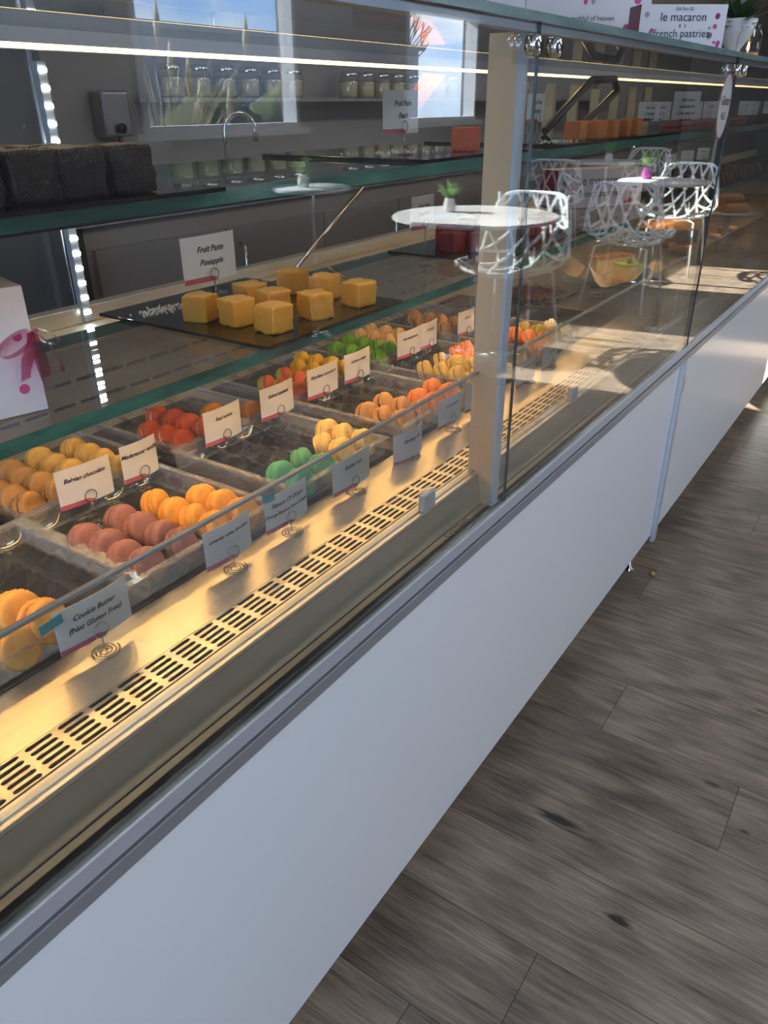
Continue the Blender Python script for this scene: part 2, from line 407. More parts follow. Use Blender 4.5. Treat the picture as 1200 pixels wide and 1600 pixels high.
for i, (a, b, z0, z1) in enumerate(wins):
    m = MB(); t = 0.035
    y0, y1 = YF - 0.10, YF + 0.02
    m.box((a, y0, z0), (a + t, y1, z1)); m.box((b - t, y0, z0), (b, y1, z1)); m.box((a + t, y0, z0), (b - t, y1, z0 + t)); m.box((a + t, y0, z1 - t), (b - t, y1, z1))
    f = struct(m.build('window_%d' % (i + 1), FRAME))
    g = MB(); g.box((a + t, YF - 0.05, z0 + t), (b - t, YF - 0.044, z1 - t)); g.build('pane', WIN, f)
    s = MB(); s.box((a - 0.05, YF + 0.0, z0 - 0.04), (b + 0.05, YF + 0.07, z0)); s.build('sill', FRAME, f)
    portal('portal', ((a + b) / 2, YF + 0.03, (z0 + z1) / 2), (b - a, z1 - z0), (0, 1, 0))
m = MB(); t = 0.05
m.box((X0 - 0.1, wl[0], wl[2]), (X0, wl[1], wl[2] + t)); m.box((X0 - 0.1, wl[0], wl[3] - t), (X0, wl[1], wl[3]))
for k in range(4):
    yy = wl[0] + (wl[1] - wl[0] - t) * k / 3; m.box((X0 - 0.1, yy, wl[2] + t), (X0, yy + t, wl[3] - t))
f = struct(m.build('window_3', FRAME)); g = MB(); g.box((X0 - 0.06, wl[0], wl[2]), (X0 - 0.054, wl[1], wl[3])); g.build('pane', WIN, f)  # unseen left window, put in to bring sky light to the front panel
portal('portal', (X0 + 0.02, (wl[0] + wl[1]) / 2, (wl[2] + wl[3]) / 2), (wl[1] - wl[0], wl[3] - wl[2]), (1, 0, 0))
# unseen fill lights added at the ceiling to brighten panel and floor
for i, xx in enumerate((-1.6, 1.4, 4.4, 7.4, 10.4)):
    e = empty('ceiling_fill', (xx, -1.9, ZC), 0, ['added square fill light above the floor left of the camera', 'added square fill light above the floor by the nearest case', 'added square fill light above the nearest round table',
        'added square fill light above the farther tables', 'added square fill light at the far end of the shop'][i], 'light')
    a = MB(); a.box((-0.62, -0.32, -0.03), (0.62, 0.32, 0)); a.build('frame', FRAME, e)
    a = MB(); a.box((-0.6, -0.3, -0.036), (0.6, 0.3, -0.0301)); a.build('diffuser', CEILFILL, e)
# ------------------------------------------------------------------ outside
m = MB(); m.box((-60, -90, -0.2), (90, YF - 0.3, -0.1)); struct(m.build('ground', GRAVEL))
e = empty('low_building', (20, -28, -0.1), 0, 'long grey flat roofed building seen beyond the windows', 'building')
m = MB(); m.box((-50, -6, 0), (26, 0, 4.2)); m.build('wall', BUILD, e)
m = MB(); m.box((-50.3, -6.3, 4.2), (26.3, 0.3, 4.45)); m.build('parapet', BUILD, e)
def grass_plume(name, loc, h, n, sp, label, cat, mat=GRASS, plume=True):
    e = empty(name, loc, 0, label, cat)
    a = MB(); b = MB()
    for i in range(n):
        an = random.uniform(0, 2 * PI); r0 = random.uniform(0, 0.08); L = h * random.uniform(0.6, 1.0); s = sp * random.uniform(0.2, 1)
        pts = []
        for k in range(6):
            t = k / 5; rr = r0 + s * t ** 2
            pts.append((rr * math.cos(an), rr * math.sin(an), L * t * (1 - 0.18 * t * t)))
        a.tube(pts, [0.008 * (1 - 0.8 * k / 5) + 0.001 for k in range(6)], 4)
        if plume and i % 9 == 0:
            p = Vector(pts[-1]); b.tube([p, p + Vector((0.02, 0, 0.14)), p + Vector((0.03, 0, 0.30))], [0.006, 0.028, 0.003], 6)
    a.build('blades', mat, e)
    if plume: b.build('plumes', GRASS, e)
grass_plume('pampas_grass', (4.72, -4.75, -0.1), 2.2, 110, 0.75, 'tall dry pampas grass outside the first window', 'plant')
grass_plume('spiky_shrub', (5.5, -5.3, -0.1), 1.55, 90, 0.8, 'lower spiky shrub beside the pampas grass', 'plant', LEAF, False)
def bare_tree(loc, h, label, seed):
    rnd = random.Random(seed); a = MB()
    def br(p, d, L, r, n):
        q = p + d * L; a.tube([p, (p + q) / 2 + Vector((rnd.uniform(-1, 1), rnd.uniform(-1, 1), 0)) * L * .05, q], [r, r * .85, r * .7], 5)
        if n == 0: return
        for _ in range(3):
            dd = (d + Vector((rnd.uniform(-1, 1), rnd.uniform(-1, 1), rnd.uniform(-.2, .7))) * 0.55).normalized(); br(q, dd, L * 0.72, r * 0.6, n - 1)
    br(Vector((0, 0, 0)), Vector((0, 0, 1)), h * 0.3, 0.06, 4)
    tag(a.build('bare_tree', BARK, None, loc), label, 'tree')
bare_tree((12.3, -7.6, -0.1), 3.4, 'leafless tree outside the second window', 3)
bare_tree((14.5, -9.5, -0.1), 3.6, 'leafless tree farther right beyond the second window', 5)
bare_tree((9.0, -12, -0.1), 3.8, 'leafless tree far beyond the pampas grass', 8)
for i, (bx, by, s) in enumerate(((9.5, -17, 1.1), (14, -18, 1.2), (18.5, -18, 1.1), (23.5, -19, 1.3), (28.5, -20, 1.2), (5, -17, 1.0))):
    a = MB(); n = 20
    def fn(r, z, an, k): q = 1 + 0.25 * noise.noise(Vector((3 * math.cos(an) + i * 5, 3 * math.sin(an), z * 2))); return (r * q, z * q)
    a.lathe([(0.01, 0), (1.1 * s, 0.2), (1.4 * s, .6 * s), (1.2 * s, 1.0 * s), (.7 * s, 1.35 * s), (0.01, 1.5 * s)], n=n, fn=fn)
    tag(a.build('round_bush', BUSH, None, (bx, by, -0.1)), ['dark bush nearest the left of the building', 'second dark bush along the building', 'third dark bush along the building', 'tall dark bush along the building',
        'farthest dark bush along the building', 'dark bush beyond the grass at far left'][i], 'bush', 'bushes in front of the building')

# ------------------------------------------------------------------ service side behind the case
e = empty('base_cabinet', (0, 2.29, FL0), 0, 'taupe base cabinet run with bar handles against the back wall', 'cabinet')
m = MB(); m.box((1.6, -0.55, 0.0), (9, 0, 1.034)); m.build('body', CAB, e)
for i in range(12):
    x = 1.62 + i * 0.6
    d = MB(); d.box((x, -0.572, 0.12), (x + 0.59, -0.551, 0.96)); do = d.build('door', CAB, e)
    hx = x + (0.53 if i % 2 == 0 else 0.06)
    h = MB(); h.tube([(hx, -0.573, 0.90), (hx, -0.60, 0.89), (hx, -0.60, 0.74), (hx, -0.573, 0.73)], 0.006, 8); h.build('handle', CHROME, do)
m = MB(); m.box((1.55, 1.70, 0.981), (9.05, 2.295, 1.02)); tag(m.build('worktop', COUNT), 'speckled grey worktop along the back wall', 'worktop')
e = empty('soap_dispenser', (2.195, 2.298, 1.21), 0, 'brushed steel soap dispenser on the back wall', 'soap dispenser')
m = MB(); m.box((-0.065, -0.08, 0), (0.065, 0, 0.16)); bevel(m.build('body', pbr('dull_steel', (.45,.43,.42), .3, .9), e), 0.012, 3)
m = MB(); m.lathe([(0.0, 0.0), (0.018, 0.0), (0.018, 0.02), (0.0, 0.022)], n=16); o = m.build('push_button', DARKM, e, (0, -0.078, 0.03), (PI / 2, 0, 0))
m = MB(); m.tube([(0, -0.07, 0.0), (0, -0.07, -0.03)], 0.008, 8); m.build('nozzle', DARKM, e)
m = MB(); pts = [(0, 0, 0), (0, 0, 0.2)] + [(0, -0.07 + 0.07 * math.cos(t), 0.2 + 0.07 * math.sin(t)) for t in [PI * k / 10 for k in range(1, 11)]] + [(0, -0.14, 0.16)]
pts = [(p[1] * -0.8, p[1] * 0.5, p[2]) for p in pts]
m.tube(pts, 0.011, 10); m.lathe([(0.0, 0.0), (0.03, 0.0), (0.025, 0.03), (0.012, 0.04)][::1], n=16)
tag(m.build('faucet', CHROME, None, (2.62, 2.08, 1.02)), 'tall curved chrome faucet on the worktop', 'faucet')
# dark tall unit behind the near end of the case and wall shelf with jars
FRIDGE = pbr('dull_fridge_door', (.17, .16, .15), .35, .3)
e = empty('tall_refrigerator', (0.95, 1.95, FL0), 0, 'dark tall refrigerator standing behind the near end of the case', 'refrigerator')
m = MB(); m.box((-1.9, -0.3, 0), (0.55, 0.33, 1.98)); m.build('body', FRIDGE, e)
m = MB(); m.tube([(0.49, -0.305, 0.6), (0.49, -0.34, 0.62), (0.49, -0.34, 1.5), (0.49, -0.305, 1.52)], 0.009, 8); m.build('handle', CHROME, e)
e = empty('wall_shelf', (0, 0, 0), 0, 'long pale shelf fixed to the wall above the worktop', 'shelf')
m = MB(); m.box((2.35, 2.08, 1.33), (7.6, 2.298, 1.345)); m.build('board', COUNT, e)
for x in (2.5, 4.2, 5.9, 7.4):
    b = MB(); b.box((x, 2.12, 1.25), (x + 0.02, 2.298, 1.33)); b.build('bracket', CHROME, e)
def jar(x, y, z, label):
    e = empty('glass_jar', (x, y, z), 0, label, 'jar', 'glass jars on the wall shelf')
    a = MB(); a.lathe([(0.0, 0.0), (0.045, 0.0), (0.05, 0.01), (0.05, 0.085), (0.04, 0.10)], n=20); a.build('body', GLASS, e)
    a = MB(); a.lathe([(0.0, 0.002), (0.044, 0.004), (0.046, 0.07), (0.0, 0.075)], n=16); a.build('contents', CREAM, e)
    a = MB(); a.lathe([(0.043, 0.10), (0.045, 0.118), (0.0, 0.122)], n=20); a.build('lid', CHROME, e)
    return e
NUM = ['first', 'second', 'third', 'fourth', 'fifth', 'sixth', 'seventh', 'eighth', 'ninth', 'tenth', 'eleventh', 'twelfth', 'thirteenth', 'fourteenth']
j0 = None
for i in range(14):
    x = 2.45 + i * 0.15 + (0.3 if i > 5 else 0)
    lab = 'silver lidded glass jar on the wall shelf, %s from the left' % NUM[i]
    if j0 is None: j0 = jar(x, 2.18, 1.346, lab)
    else:
        c = copy_tree(j0); c.location.x = x; c['label'] = lab
# oval window boxes standing on the worktop in the pastry zone
for i in range(7):
    e = empty('oval_gift_tin', (5.05 + i * 0.42, 1.85, 1.021), R(20), 'oval cream gift tin with clear window on the worktop, %s from the left' % NUM[i], 'tin', 'oval gift tins on the worktop')
    pts = [(0.17 * math.cos(t), 0.21 + 0.20 * math.sin(t)) for t in [2 * PI * k / 36 for k in range(36)]]
    a = MB(); vs = [(p[0], -0.03, p[1]) for p in pts] + [(p[0], 0.03, p[1]) for p in pts]
    fs = [list(range(36)), list(range(71, 35, -1))] + [(k, (k + 1) % 36, 36 + (k + 1) % 36, 36 + k) for k in range(36)]
    a.add(vs, [f[::-1] for f in fs]); a.build('case', CREAM, e)
    b = MB(); vs = [(p[0] * .8, -0.031, 0.21 + (p[1] - .21) * .8) for p in pts]; vs2 = [(p[0] * .8, -0.036, 0.21 + (p[1] - .21) * .8) for p in pts]
    b.add(vs + vs2, [list(range(36, 72))[::-1]] + [(k, (k + 1) % 36, 36 + (k + 1) % 36, 36 + k) for k in range(36)]); b.build('window', [GREYDOT, PARCH, PEACHF][i % 3], e)

# ------------------------------------------------------------------ the display cases
DZ = 0.757                                   # deck level
US_Z, LS_Z = CH - 0.088, CH - 0.322          # top faces of upper and lower shelf glass
SH_F = 0.215; SL_F = 0.275; SH_B = 0.60
def grille(x0, x1, z):
    m = MB(); px = 0.0376; ya, yb = 0.066, 0.114; rows = 5; ph = (yb - ya) / rows; n = int((x1 - x0) / px)
    px = (x1 - x0) / n; N = 16
    for i in range(n):
        for j in range(rows):
            cx = x0 + (i + .5) * px; cy = ya + (j + .5) * ph; hx, hy = px / 2, ph / 2; sx, sy = px * 0.40, ph * 0.285
            inner = []; outer = []
            for k in range(N):
                a = 2 * PI * (k + .5) / N; c, s = math.cos(a), math.sin(a)
                ix = (sx - sy) * (1 if c > 0 else -1) + sy * c; iy = sy * s
                inner.append((cx + ix, cy + iy))
                q = min(hx / max(abs(c), 1e-6), hy / max(abs(s), 1e-6)); outer.append((cx + q * c, cy + q * s))
            cs = [(cx + hx, cy + hy), (cx - hx, cy + hy), (cx - hx, cy - hy), (cx + hx, cy - hy)]
            vs = [(p[0], p[1], z) for p in inner] + [(p[0], p[1], z) for p in outer] + [(p[0], p[1], z) for p in cs]
            fs = [(k, N + k, N + (k + 1) % N, (k + 1) % N) for k in range(N)]
            for q in range(4):
                # corner wedge between the two outer points around the diagonal
                best = None
                for k in range(N):
                    a, b = outer[k], outer[(k + 1) % N]
                    onx = abs(abs(a[0] - cx) - hx) < 1e-7; onx2 = abs(abs(b[0] - cx) - hx) < 1e-7
                    if onx != onx2:
                        mx_, my_ = (a[0] + b[0]) / 2 - cx, (a[1] + b[1]) / 2 - cy
                        if (mx_ > 0) == (cs[q][0] > cx) and (my_ > 0) == (cs[q][1] > cy): best = k
                if best is not None: fs.append((N + best, 2 * N + q, N + (best + 1) % N))
            m.add(vs, fs)
            vs = [(p[0], p[1], z) for p in inner] + [(p[0], p[1], z - 0.002) for p in inner]
            m.add(vs, [(k, (k + 1) % N, N + (k + 1) % N, N + k) for k in range(N)])
    return m

def case(x0, x1, label, joints, first):
    e = empty('display_case', (0, 0, 0), 0, label, 'display case')
    def P(name, mats, boxes, bev=0):
        m = MB()
        for b in boxes: m.box(*b)
        o = m.build(name, mats, e)
        if bev: bevel(o, bev)
        return o
    g = 0.003
    P('front_panel', WHITEP, [((x0 + g, 0.0, 0.082), (x1 - g, 0.02, 0.652))], 0.0015)
    P('base', DARK, [((x0 + 0.03, 0.16, FL0), (x1 - 0.03, 0.78, 0.085)), ((x0, 0.021, 0.085), (x1, 0.81, 0.60))])
    P('lower_trim', TRIMG, [((x0 + g, -0.006, 0.653), (x1 - g, 0.02, 0.673))], 0.001)
    P('upper_trim', TRIML, [((x0 + g, -0.004, 0.677), (x1 - g, 0.006, 0.699))], 0.001)
    P('trim_channel', DARK, [((x0, 0.007, 0.674), (x1, 0.02, 0.70))])
    # corner post of white metal at panel joint
    P('edge_strip', TRIML, [((x1 - 0.030, -0.012, 0.06), (x1 - g, -0.0001, 0.652))], 0.001)
    P('sill', BRASS, [((x0, 0.010, 0.690), (x1, 0.030, 0.700))])
    P('sill_gap', DARK, [((x0, 0.0302, 0.69), (x1, 0.032, 0.7005))])
    # well face leaning back up to the deck
    m = MB(); m.add([(x0, 0.032, 0.700), (x1, 0.032, 0.700), (x1, 0.040, 0.752), (x0, 0.040, 0.752), (x0, 0.046, 0.70), (x1, 0.046, 0.70), (x1, 0.046, 0.752), (x0, 0.046, 0.752)],
                    [(0, 1, 2, 3), (3, 2, 6, 7), (0, 4, 5, 1), (4, 7, 6, 5)]); m.build('well_face', WELL, e)
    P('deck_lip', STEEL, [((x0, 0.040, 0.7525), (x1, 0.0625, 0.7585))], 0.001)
    P('glass_channel', TRIMG, [((x0, 0.048, 0.7586), (x1, 0.056, 0.7605))])
    P('air_gap', DARK, [((x0, 0.0626, 0.735), (x1, 0.115, 0.745))])
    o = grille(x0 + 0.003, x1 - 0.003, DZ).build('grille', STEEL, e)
    # sloping deck
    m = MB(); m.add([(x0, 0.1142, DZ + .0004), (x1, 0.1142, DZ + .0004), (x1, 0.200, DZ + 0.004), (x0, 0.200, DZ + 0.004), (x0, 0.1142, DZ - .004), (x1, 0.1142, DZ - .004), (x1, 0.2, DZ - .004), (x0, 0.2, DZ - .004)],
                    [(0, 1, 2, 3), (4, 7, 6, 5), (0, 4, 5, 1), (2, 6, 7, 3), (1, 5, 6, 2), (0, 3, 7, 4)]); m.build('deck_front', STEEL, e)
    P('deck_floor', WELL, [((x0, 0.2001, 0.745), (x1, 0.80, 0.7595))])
    P('inner_tub', DARK, [((x0, 0.047, 0.61), (x1, 0.80, 0.735))])
    # rear panel with two rows of air slots
    m = MB(); n = int((x1 - x0) / 0.06); px = (x1 - x0) / n
    ys = [0.76, 0.800, 0.808, 0.845, 0.853, 0.93]
    for i in range(n):
        a = x0 + i * px; b = a + px
        for k in (0, 2, 4): m.box((a, 0.80, ys[k]), (b, 0.805, ys[k + 1]))
        for k in (1, 3): m.box((a, 0.80, ys[k]), (a + px * 0.16, 0.805, ys[k + 1]))
    m.build('rear_air_panel', STEEL, e)
    P('rear_rail', STEEL, [((x0, 0.735, 0.93), (x1, 0.82, 0.955)), ((x0, 0.790, 0.9551), (x1, 0.82, 0.985))], 0.002)
    P('rear_header', HEAD, [((x0, 0.605, CH + 0.070), (x1, 0.625, CH + 0.136))])
    P('hood_panel', HEAD, [((x0, 0.608, CH + 0.140), (x1, 0.625, CH + 0.235))])
    P('led_housing', HEAD, [((x0, 0.560, CH + 0.0742), (x1, 0.6045, CH + 0.0925))])
    m = MB(); m.add([(x0, .5605, CH + .0738), (x1, .5605, CH + .0738), (x1, .6035, CH + .0700), (x0, .6035, CH + .0700), (x0, .5605, CH + .0741), (x1, .5605, CH + .0741), (x1, .6035, CH + .0741), (x0, .6035, CH + .0741)],
                    [(0, 3, 2, 1), (4, 5, 6, 7), (0, 1, 5, 4), (1, 2, 6, 5), (2, 3, 7, 6), (3, 0, 4, 7)]); m.build('led_strip', LEDM, e)
    m = MB(); m.slab((x0 + .002, -0.008, CH + 0.093), (x1 - .002, 0.603, CH + 0.1035)); m.build('top_glass', [SHELF, EDGET], e)
    P('top_rail', TRIMG, [((x0, 0.004, CH + 0.082), (x1, 0.022, CH + 0.0925))], 0.001)
    for nm, zt, yf in (('upper_shelf', US_Z, SH_F), ('lower_shelf', LS_Z, SL_F)):
        m = MB(); m.slab((x0 + .001, yf, zt - 0.018), (x1 - .001, SH_B, zt)); m.build(nm, [SHELF, EDGEU if nm[0] == 'u' else EDGE], e)
        yl = yf + 0.022
        m = MB(); m.box((x0 + .01, yl - .008, zt - .0205), (x1 - .01, yl + .008, zt - .0182))
        m.box((x0 + .01, yl - .008, zt - .0228), (x1 - .01, yl - .0065, zt - .0205)); m.box((x0 + .01, yl + .0065, zt - .0228), (x1 - .01, yl + .008, zt - .0205)); q = m.build('led_rail', DARKM, e)
        m = MB(); m.box((x0 + .01, yl - .0045, zt - .0215), (x1 - .01, yl + .0045, zt - .0208)); m.build('led_strip', (UNDER_L if first else UNDER_F) if nm[0] == 'l' else FILL_U, q)  # lower strip is the case LED, upper one an added fill
    # front panes
    js = [x0] + joints + [x1]
    for a, b in zip(js[:-1], js[1:]):
        m = MB(); A = (a + 0.0008, 0.0, 0.7002); B = (b - 0.0008, 0.0045, CH + 0.0925)
        x_0, y_0, z_0 = A; x_1, y_1, z_1 = B
        vs = [(x_0, y_0, z_0), (x_1, y_0, z_0), (x_1, y_1, z_0), (x_0, y_1, z_0), (x_0, y_0, z_1), (x_1, y_0, z_1), (x_1, y_1, z_1), (x_0, y_1, z_1)]
        m.add(vs, [(0, 1, 5, 4), (2, 3, 7, 6)], 0); m.add(vs, [(0, 3, 2, 1), (4, 5, 6, 7), (1, 2, 6, 5), (3, 0, 4, 7)], 1)
        m.build('front_pane', [GLASS, DARKE], e)
        # low inner guard glass with bright top edge
        m = MB(); m.box((a + 0.01, 0.0495, 0.7606), (b - 0.012, 0.0535, 0.9325)); gp = m.build('guard_glass', GLASS, e)
        m = MB(); m.box((a + 0.01, 0.0485, 0.9326), (b - 0.012, 0.0545, 0.9365)); m.build('edge_cap', TRIMG, gp)
        # clips holding the guard glass
        for cx in (a + 0.38, b - 0.24) if a > 1 else (b - 0.215,):
            m = MB(); m.box((cx, 0.036, 0.7605), (cx + 0.034, 0.0484, 0.792)); bevel(m.build('clip', TRIML, e), 0.003)
        # patch fittings at the top corners
        for cx in (a + 0.030, b - 0.038):
            m = MB(); m.lathe([(0.0, 0.0), (0.0125, 0.0), (0.0125, 0.014), (0.010, 0.017), (0.0, 0.017)], n=24)
            k = m.build('glass_fitting', CHROME, e, (cx, -0.0005, CH + 0.066), (PI / 2, 0, 0))
            m = MB(); m.box((cx - 0.02, 0.0085, CH + 0.045), (cx + 0.02, 0.012, CH + 0.088)); m.build('fitting_plate', GLASS, e)
    return e
DARKE = pbr('dark_glass_edge', (0.05, 0.10, 0.09), 0.15, 0, 0.8)
CX = [-0.12, 2.295, 4.71, 7.125]
c1 = case(CX[0], CX[1], 'white refrigerated display case nearest the camera with macaron trays', [1.115], True)
c2 = case(CX[1], CX[2], 'white refrigerated display case beyond the first panel joint', [3.5], False)
c3 = case(CX[2], CX[3], 'farthest white refrigerated display case', [5.9], False)
for cc, xs in ((c1, (1.084, 2.262)), (c2, (3.48, 4.68)), (c3, (5.88,))):
    for x in xs:
        if x == 2.262: continue
        m = MB(); m.box((x, 0.016, 0.70), (x + 0.022, 0.060, CH + 0.082), 0); m.box((x, 0.0105, 0.70), (x + 0.022, 0.0159, CH + 0.082), 1); m.build('post', [POSTM, POSTW], cc)
m = MB(); m.box((2.2890, -0.0012, 0.70), (2.3010, 0.012, CH + 0.0925)); m.build('joint_seal', pbr('black_rubber', (.01, .01, .01), .4), c1)
m = MB(); m.box((2.280, 0.0125, 0.70), (2.284, 0.020, CH + 0.082)); m.build('joint_strip', BRASS, c1)
m = MB(); m.box((2.300, -0.006, 0.55), (2.325, 0.0, 0.60)); 
o = m.build('lock_plate', CHROME, c2); m = MB(); m.box((2.306, -0.0075, 0.56), (2.319, -0.0061, 0.59)); m.build('keyhole', DARK, o)
text('SYSTEMS', 0.020, INK, c1, (0.985, 0.0205, 0.7003), rot=(0, 0, 0))
# vertical white LED run at the back of the near case
m = MB(); m.box((0.888, 0.784, 0.957), (0.904, 0.799, CH + 0.065)); q = m.build('led_column', TRIMG, c1)
m = MB()
for k in range(16): m.box((0.889, 0.7815, 0.972 + k * 0.0265), (0.903, 0.7838, 0.978 + k * 0.0265))
m.build('led_chips', LEDW, q)
# thin rod built in place of a rear door reflection, then dark bracket arms
for i, (a, b) in enumerate((((1.47, .75, CH - .35), (1.75, .75, CH - .19)), ((2.31, .5, CH - .074), (2.64, .5, CH + .06)), ((2.64, .5, CH + .06), (2.85, .5, CH + .066)), ((2.85, .5, CH + .066), (2.89, .5, CH + .03)), ((2.58, .5, CH - .07), (2.88, .5, CH + .03)))):
    m = MB(); m.tube([a, b], 0.005 if i == 0 else 0.011, 8); m.build('slant_bar', CHROME if i == 0 else DARKM, c1 if i == 0 else c2)
m = MB(); m.box((2.905, .59, CH + .04), (2.955, .604, CH + .13)); m.build('header_bracket', DARKM, c2)
for x in (1.215, 3.57):
    m = MB(); m.add([(x, 0.12, US_Z - .012), (x, 0.58, US_Z - .012), (x, 0.58, US_Z - .05), (x, 0.2, US_Z - .045)], [(0, 1, 2, 3), (3, 2, 1, 0)]); 

# ------------------------------------------------------------------ macarons
def macaron_mesh():
    rnd = random.Random(1); r = 0.0222
    def top(sgn):
        m = MB(); ph = [rnd.uniform(0, 6.28) for _ in range(4)]
        def fn(rr, z, a, i):
            if i in (0, 1, 2, 3):
                k = 1 + (0.034 * math.sin(23 * a + ph[0] + i) + 0.030 * math.sin(29 * a + ph[1] + 2 * i)) * (1 if i > 0 else 0.4); return (rr * k, z * sgn)
            return (rr * (1 + 0.008 * math.sin(3 * a + ph[2])), z * sgn)
        prof = [(r * .86, .0020), (r * 1.01, .0026), (r * 1.04, .0045), (r * 1.01, .0062), (r * .915, .0070), (r * .985, .0078), (r * .985, .0094), (r * .935, .0111), (r * .81, .0123), (r * .55, .0130), (r * .28, .0133), (0.0001, .0134)]
        m.lathe(prof, n=64, fn=fn)
        if sgn < 0: m.f = [f[::-1] for f in m.f]
        return m
    return top(1), top(-1)
TOP, BOT = macaron_mesh()
def mb_filling():
    m = MB(); r = 0.0196
    m.lathe([(0.0001, -.0026), (r, -.0026), (r * 1.02, 0), (r, .0026), (0.0001, .0026)], n=40); return m
def flavour(key, color, fill, name_words, color2=None, spr=False):
    sm = pbr('shell_' + key, color, 0.58, bump=0.30, bscale=240, var=0.16, vscale=70, spec=0.3)
    fm = pbr('filling_' + key, fill, 0.5)
    sm2 = pbr('shell_b_' + key, color2, 0.62, bump=0.25, bscale=260, var=0.13, vscale=60, spec=0.3) if color2 else sm
    e = empty('macaron'); e['category'] = 'macaron'
    TOP.build('shell', sm, e); BOT.build('shell', sm2, e); mb_filling().build('filling', fm, e)
    if spr:
        for ci, cc in enumerate(((0.15, 0.4, 0.1), (0.8, 0.25, 0.2), (0.15, 0.35, 0.45))):
            s = MB()
            for k in range(4):
                a = random.uniform(0, 6.28); q = random.uniform(0.005, 0.016)
                s.lathe([(0.0001, -.0012), (.0011, 0), (0.0001, .0012)], (q * math.cos(a), q * math.sin(a), 0.0145 - (q / 0.0222) ** 2 * 0.004), n=6)
            s.build('sprinkles', pbr('sprinkle_%d' % ci, cc, .4), e)
    return e
FL = {
 'lavender': ((0.32, 0.14, 0.115), (0.42, 0.24, 0.17), 'dusty lavender pink'),
 'orient': ((0.80, 0.36, 0.05), (0.75, 0.35, 0.05), 'golden orange'),
 'belgian': ((0.56, 0.29, 0.09), (0.14, 0.05, 0.02), 'light brown'),
 'vanilla': ((0.84, 0.50, 0.12), (0.80, 0.55, 0.2), 'pale yellow'),
 'redvelvet': ((0.58, 0.10, 0.04), (0.85, 0.72, 0.45), 'brick red'),
 'caramel': ((0.55, 0.22, 0.04), (0.4, 0.16, 0.03), 'caramel brown'),
 'keylime': ((0.80, 0.17, 0.06), (0.75, 0.5, 0.2), 'coral-lime two-tone'),
 'lemon': ((0.88, 0.48, 0.03), (0.85, 0.5, 0.1), 'bright yellow'),
 'basil': ((0.16, 0.38, 0.03), (0.2, 0.4, 0.06), 'vivid green'),
 'peachcream': ((0.88, 0.50, 0.18), (0.85, 0.6, 0.3), 'peach cream'),
 'almond': ((0.62, 0.34, 0.12), (0.30, 0.14, 0.05), 'tan brown'),
 'mint': ((0.10, 0.34, 0.18), (0.15, 0.35, 0.2), 'mint green'),
 'confetti': ((0.86, 0.58, 0.19), (0.80, 0.6, 0.25), 'sprinkled yellow'),
 'ginger': ((0.58, 0.30, 0.10), (0.22, 0.08, 0.03), 'gingerbread tan'),
 'apricot': ((0.82, 0.26, 0.05), (0.5, 0.12, 0.04), 'deep apricot orange'),
 'pistachio': ((0.62, 0.43, 0.10), (0.3, 0.16, 0.1), 'mottled grey yellow'),
 'rose': ((0.85, 0.28, 0.13), (0.8, 0.5, 0.3), 'rosy orange'),
 'cookie': ((0.80, 0.38, 0.08), (0.45, 0.18, 0.05), 'orange cookie butter'),
 'olive': ((0.40, 0.30, 0.03), (0.3, 0.2, 0.05), 'olive'),
 'white': ((0.75, 0.72, 0.55), (0.7, 0.6, 0.4), 'off-white'),
 'choc': ((0.06, 0.025, 0.02), (0.10, 0.05, 0.03), 'dark chocolate'),
 'pinkish': ((0.50, 0.20, 0.16), (0.3, 0.1, 0.1), 'rose brown'),
}
proto = {}; used = {}
def macaron(fl, x, y, z, label, group, tilt=None, yaw=None, scale=1.0, flat=False, rnd=random):
    if fl not in proto:
        c, f, wds = FL[fl]
        proto[fl] = flavour(fl, c, f, wds, (0.60, 0.50, 0.06) if fl == 'keylime' else None, fl == 'confetti'); o = proto[fl]
    else: o = copy_tree(proto[fl])
    o.location = (x, y, z); o['label'] = label; o['category'] = 'macaron'; o['group'] = group
    if flat: o.rotation_euler = (rnd.uniform(-.05, .05), rnd.uniform(-.05, .05), rnd.uniform(0, 6))
    else:
        t = R(66) if tilt is None else tilt
        o.rotation_euler = (t + R(rnd.uniform(-6, 6)), R(rnd.uniform(-6, 6)), (R(11) if yaw is None else yaw) + R(rnd.uniform(-19, 19)))
    o.scale = (scale,) * 3
    return o

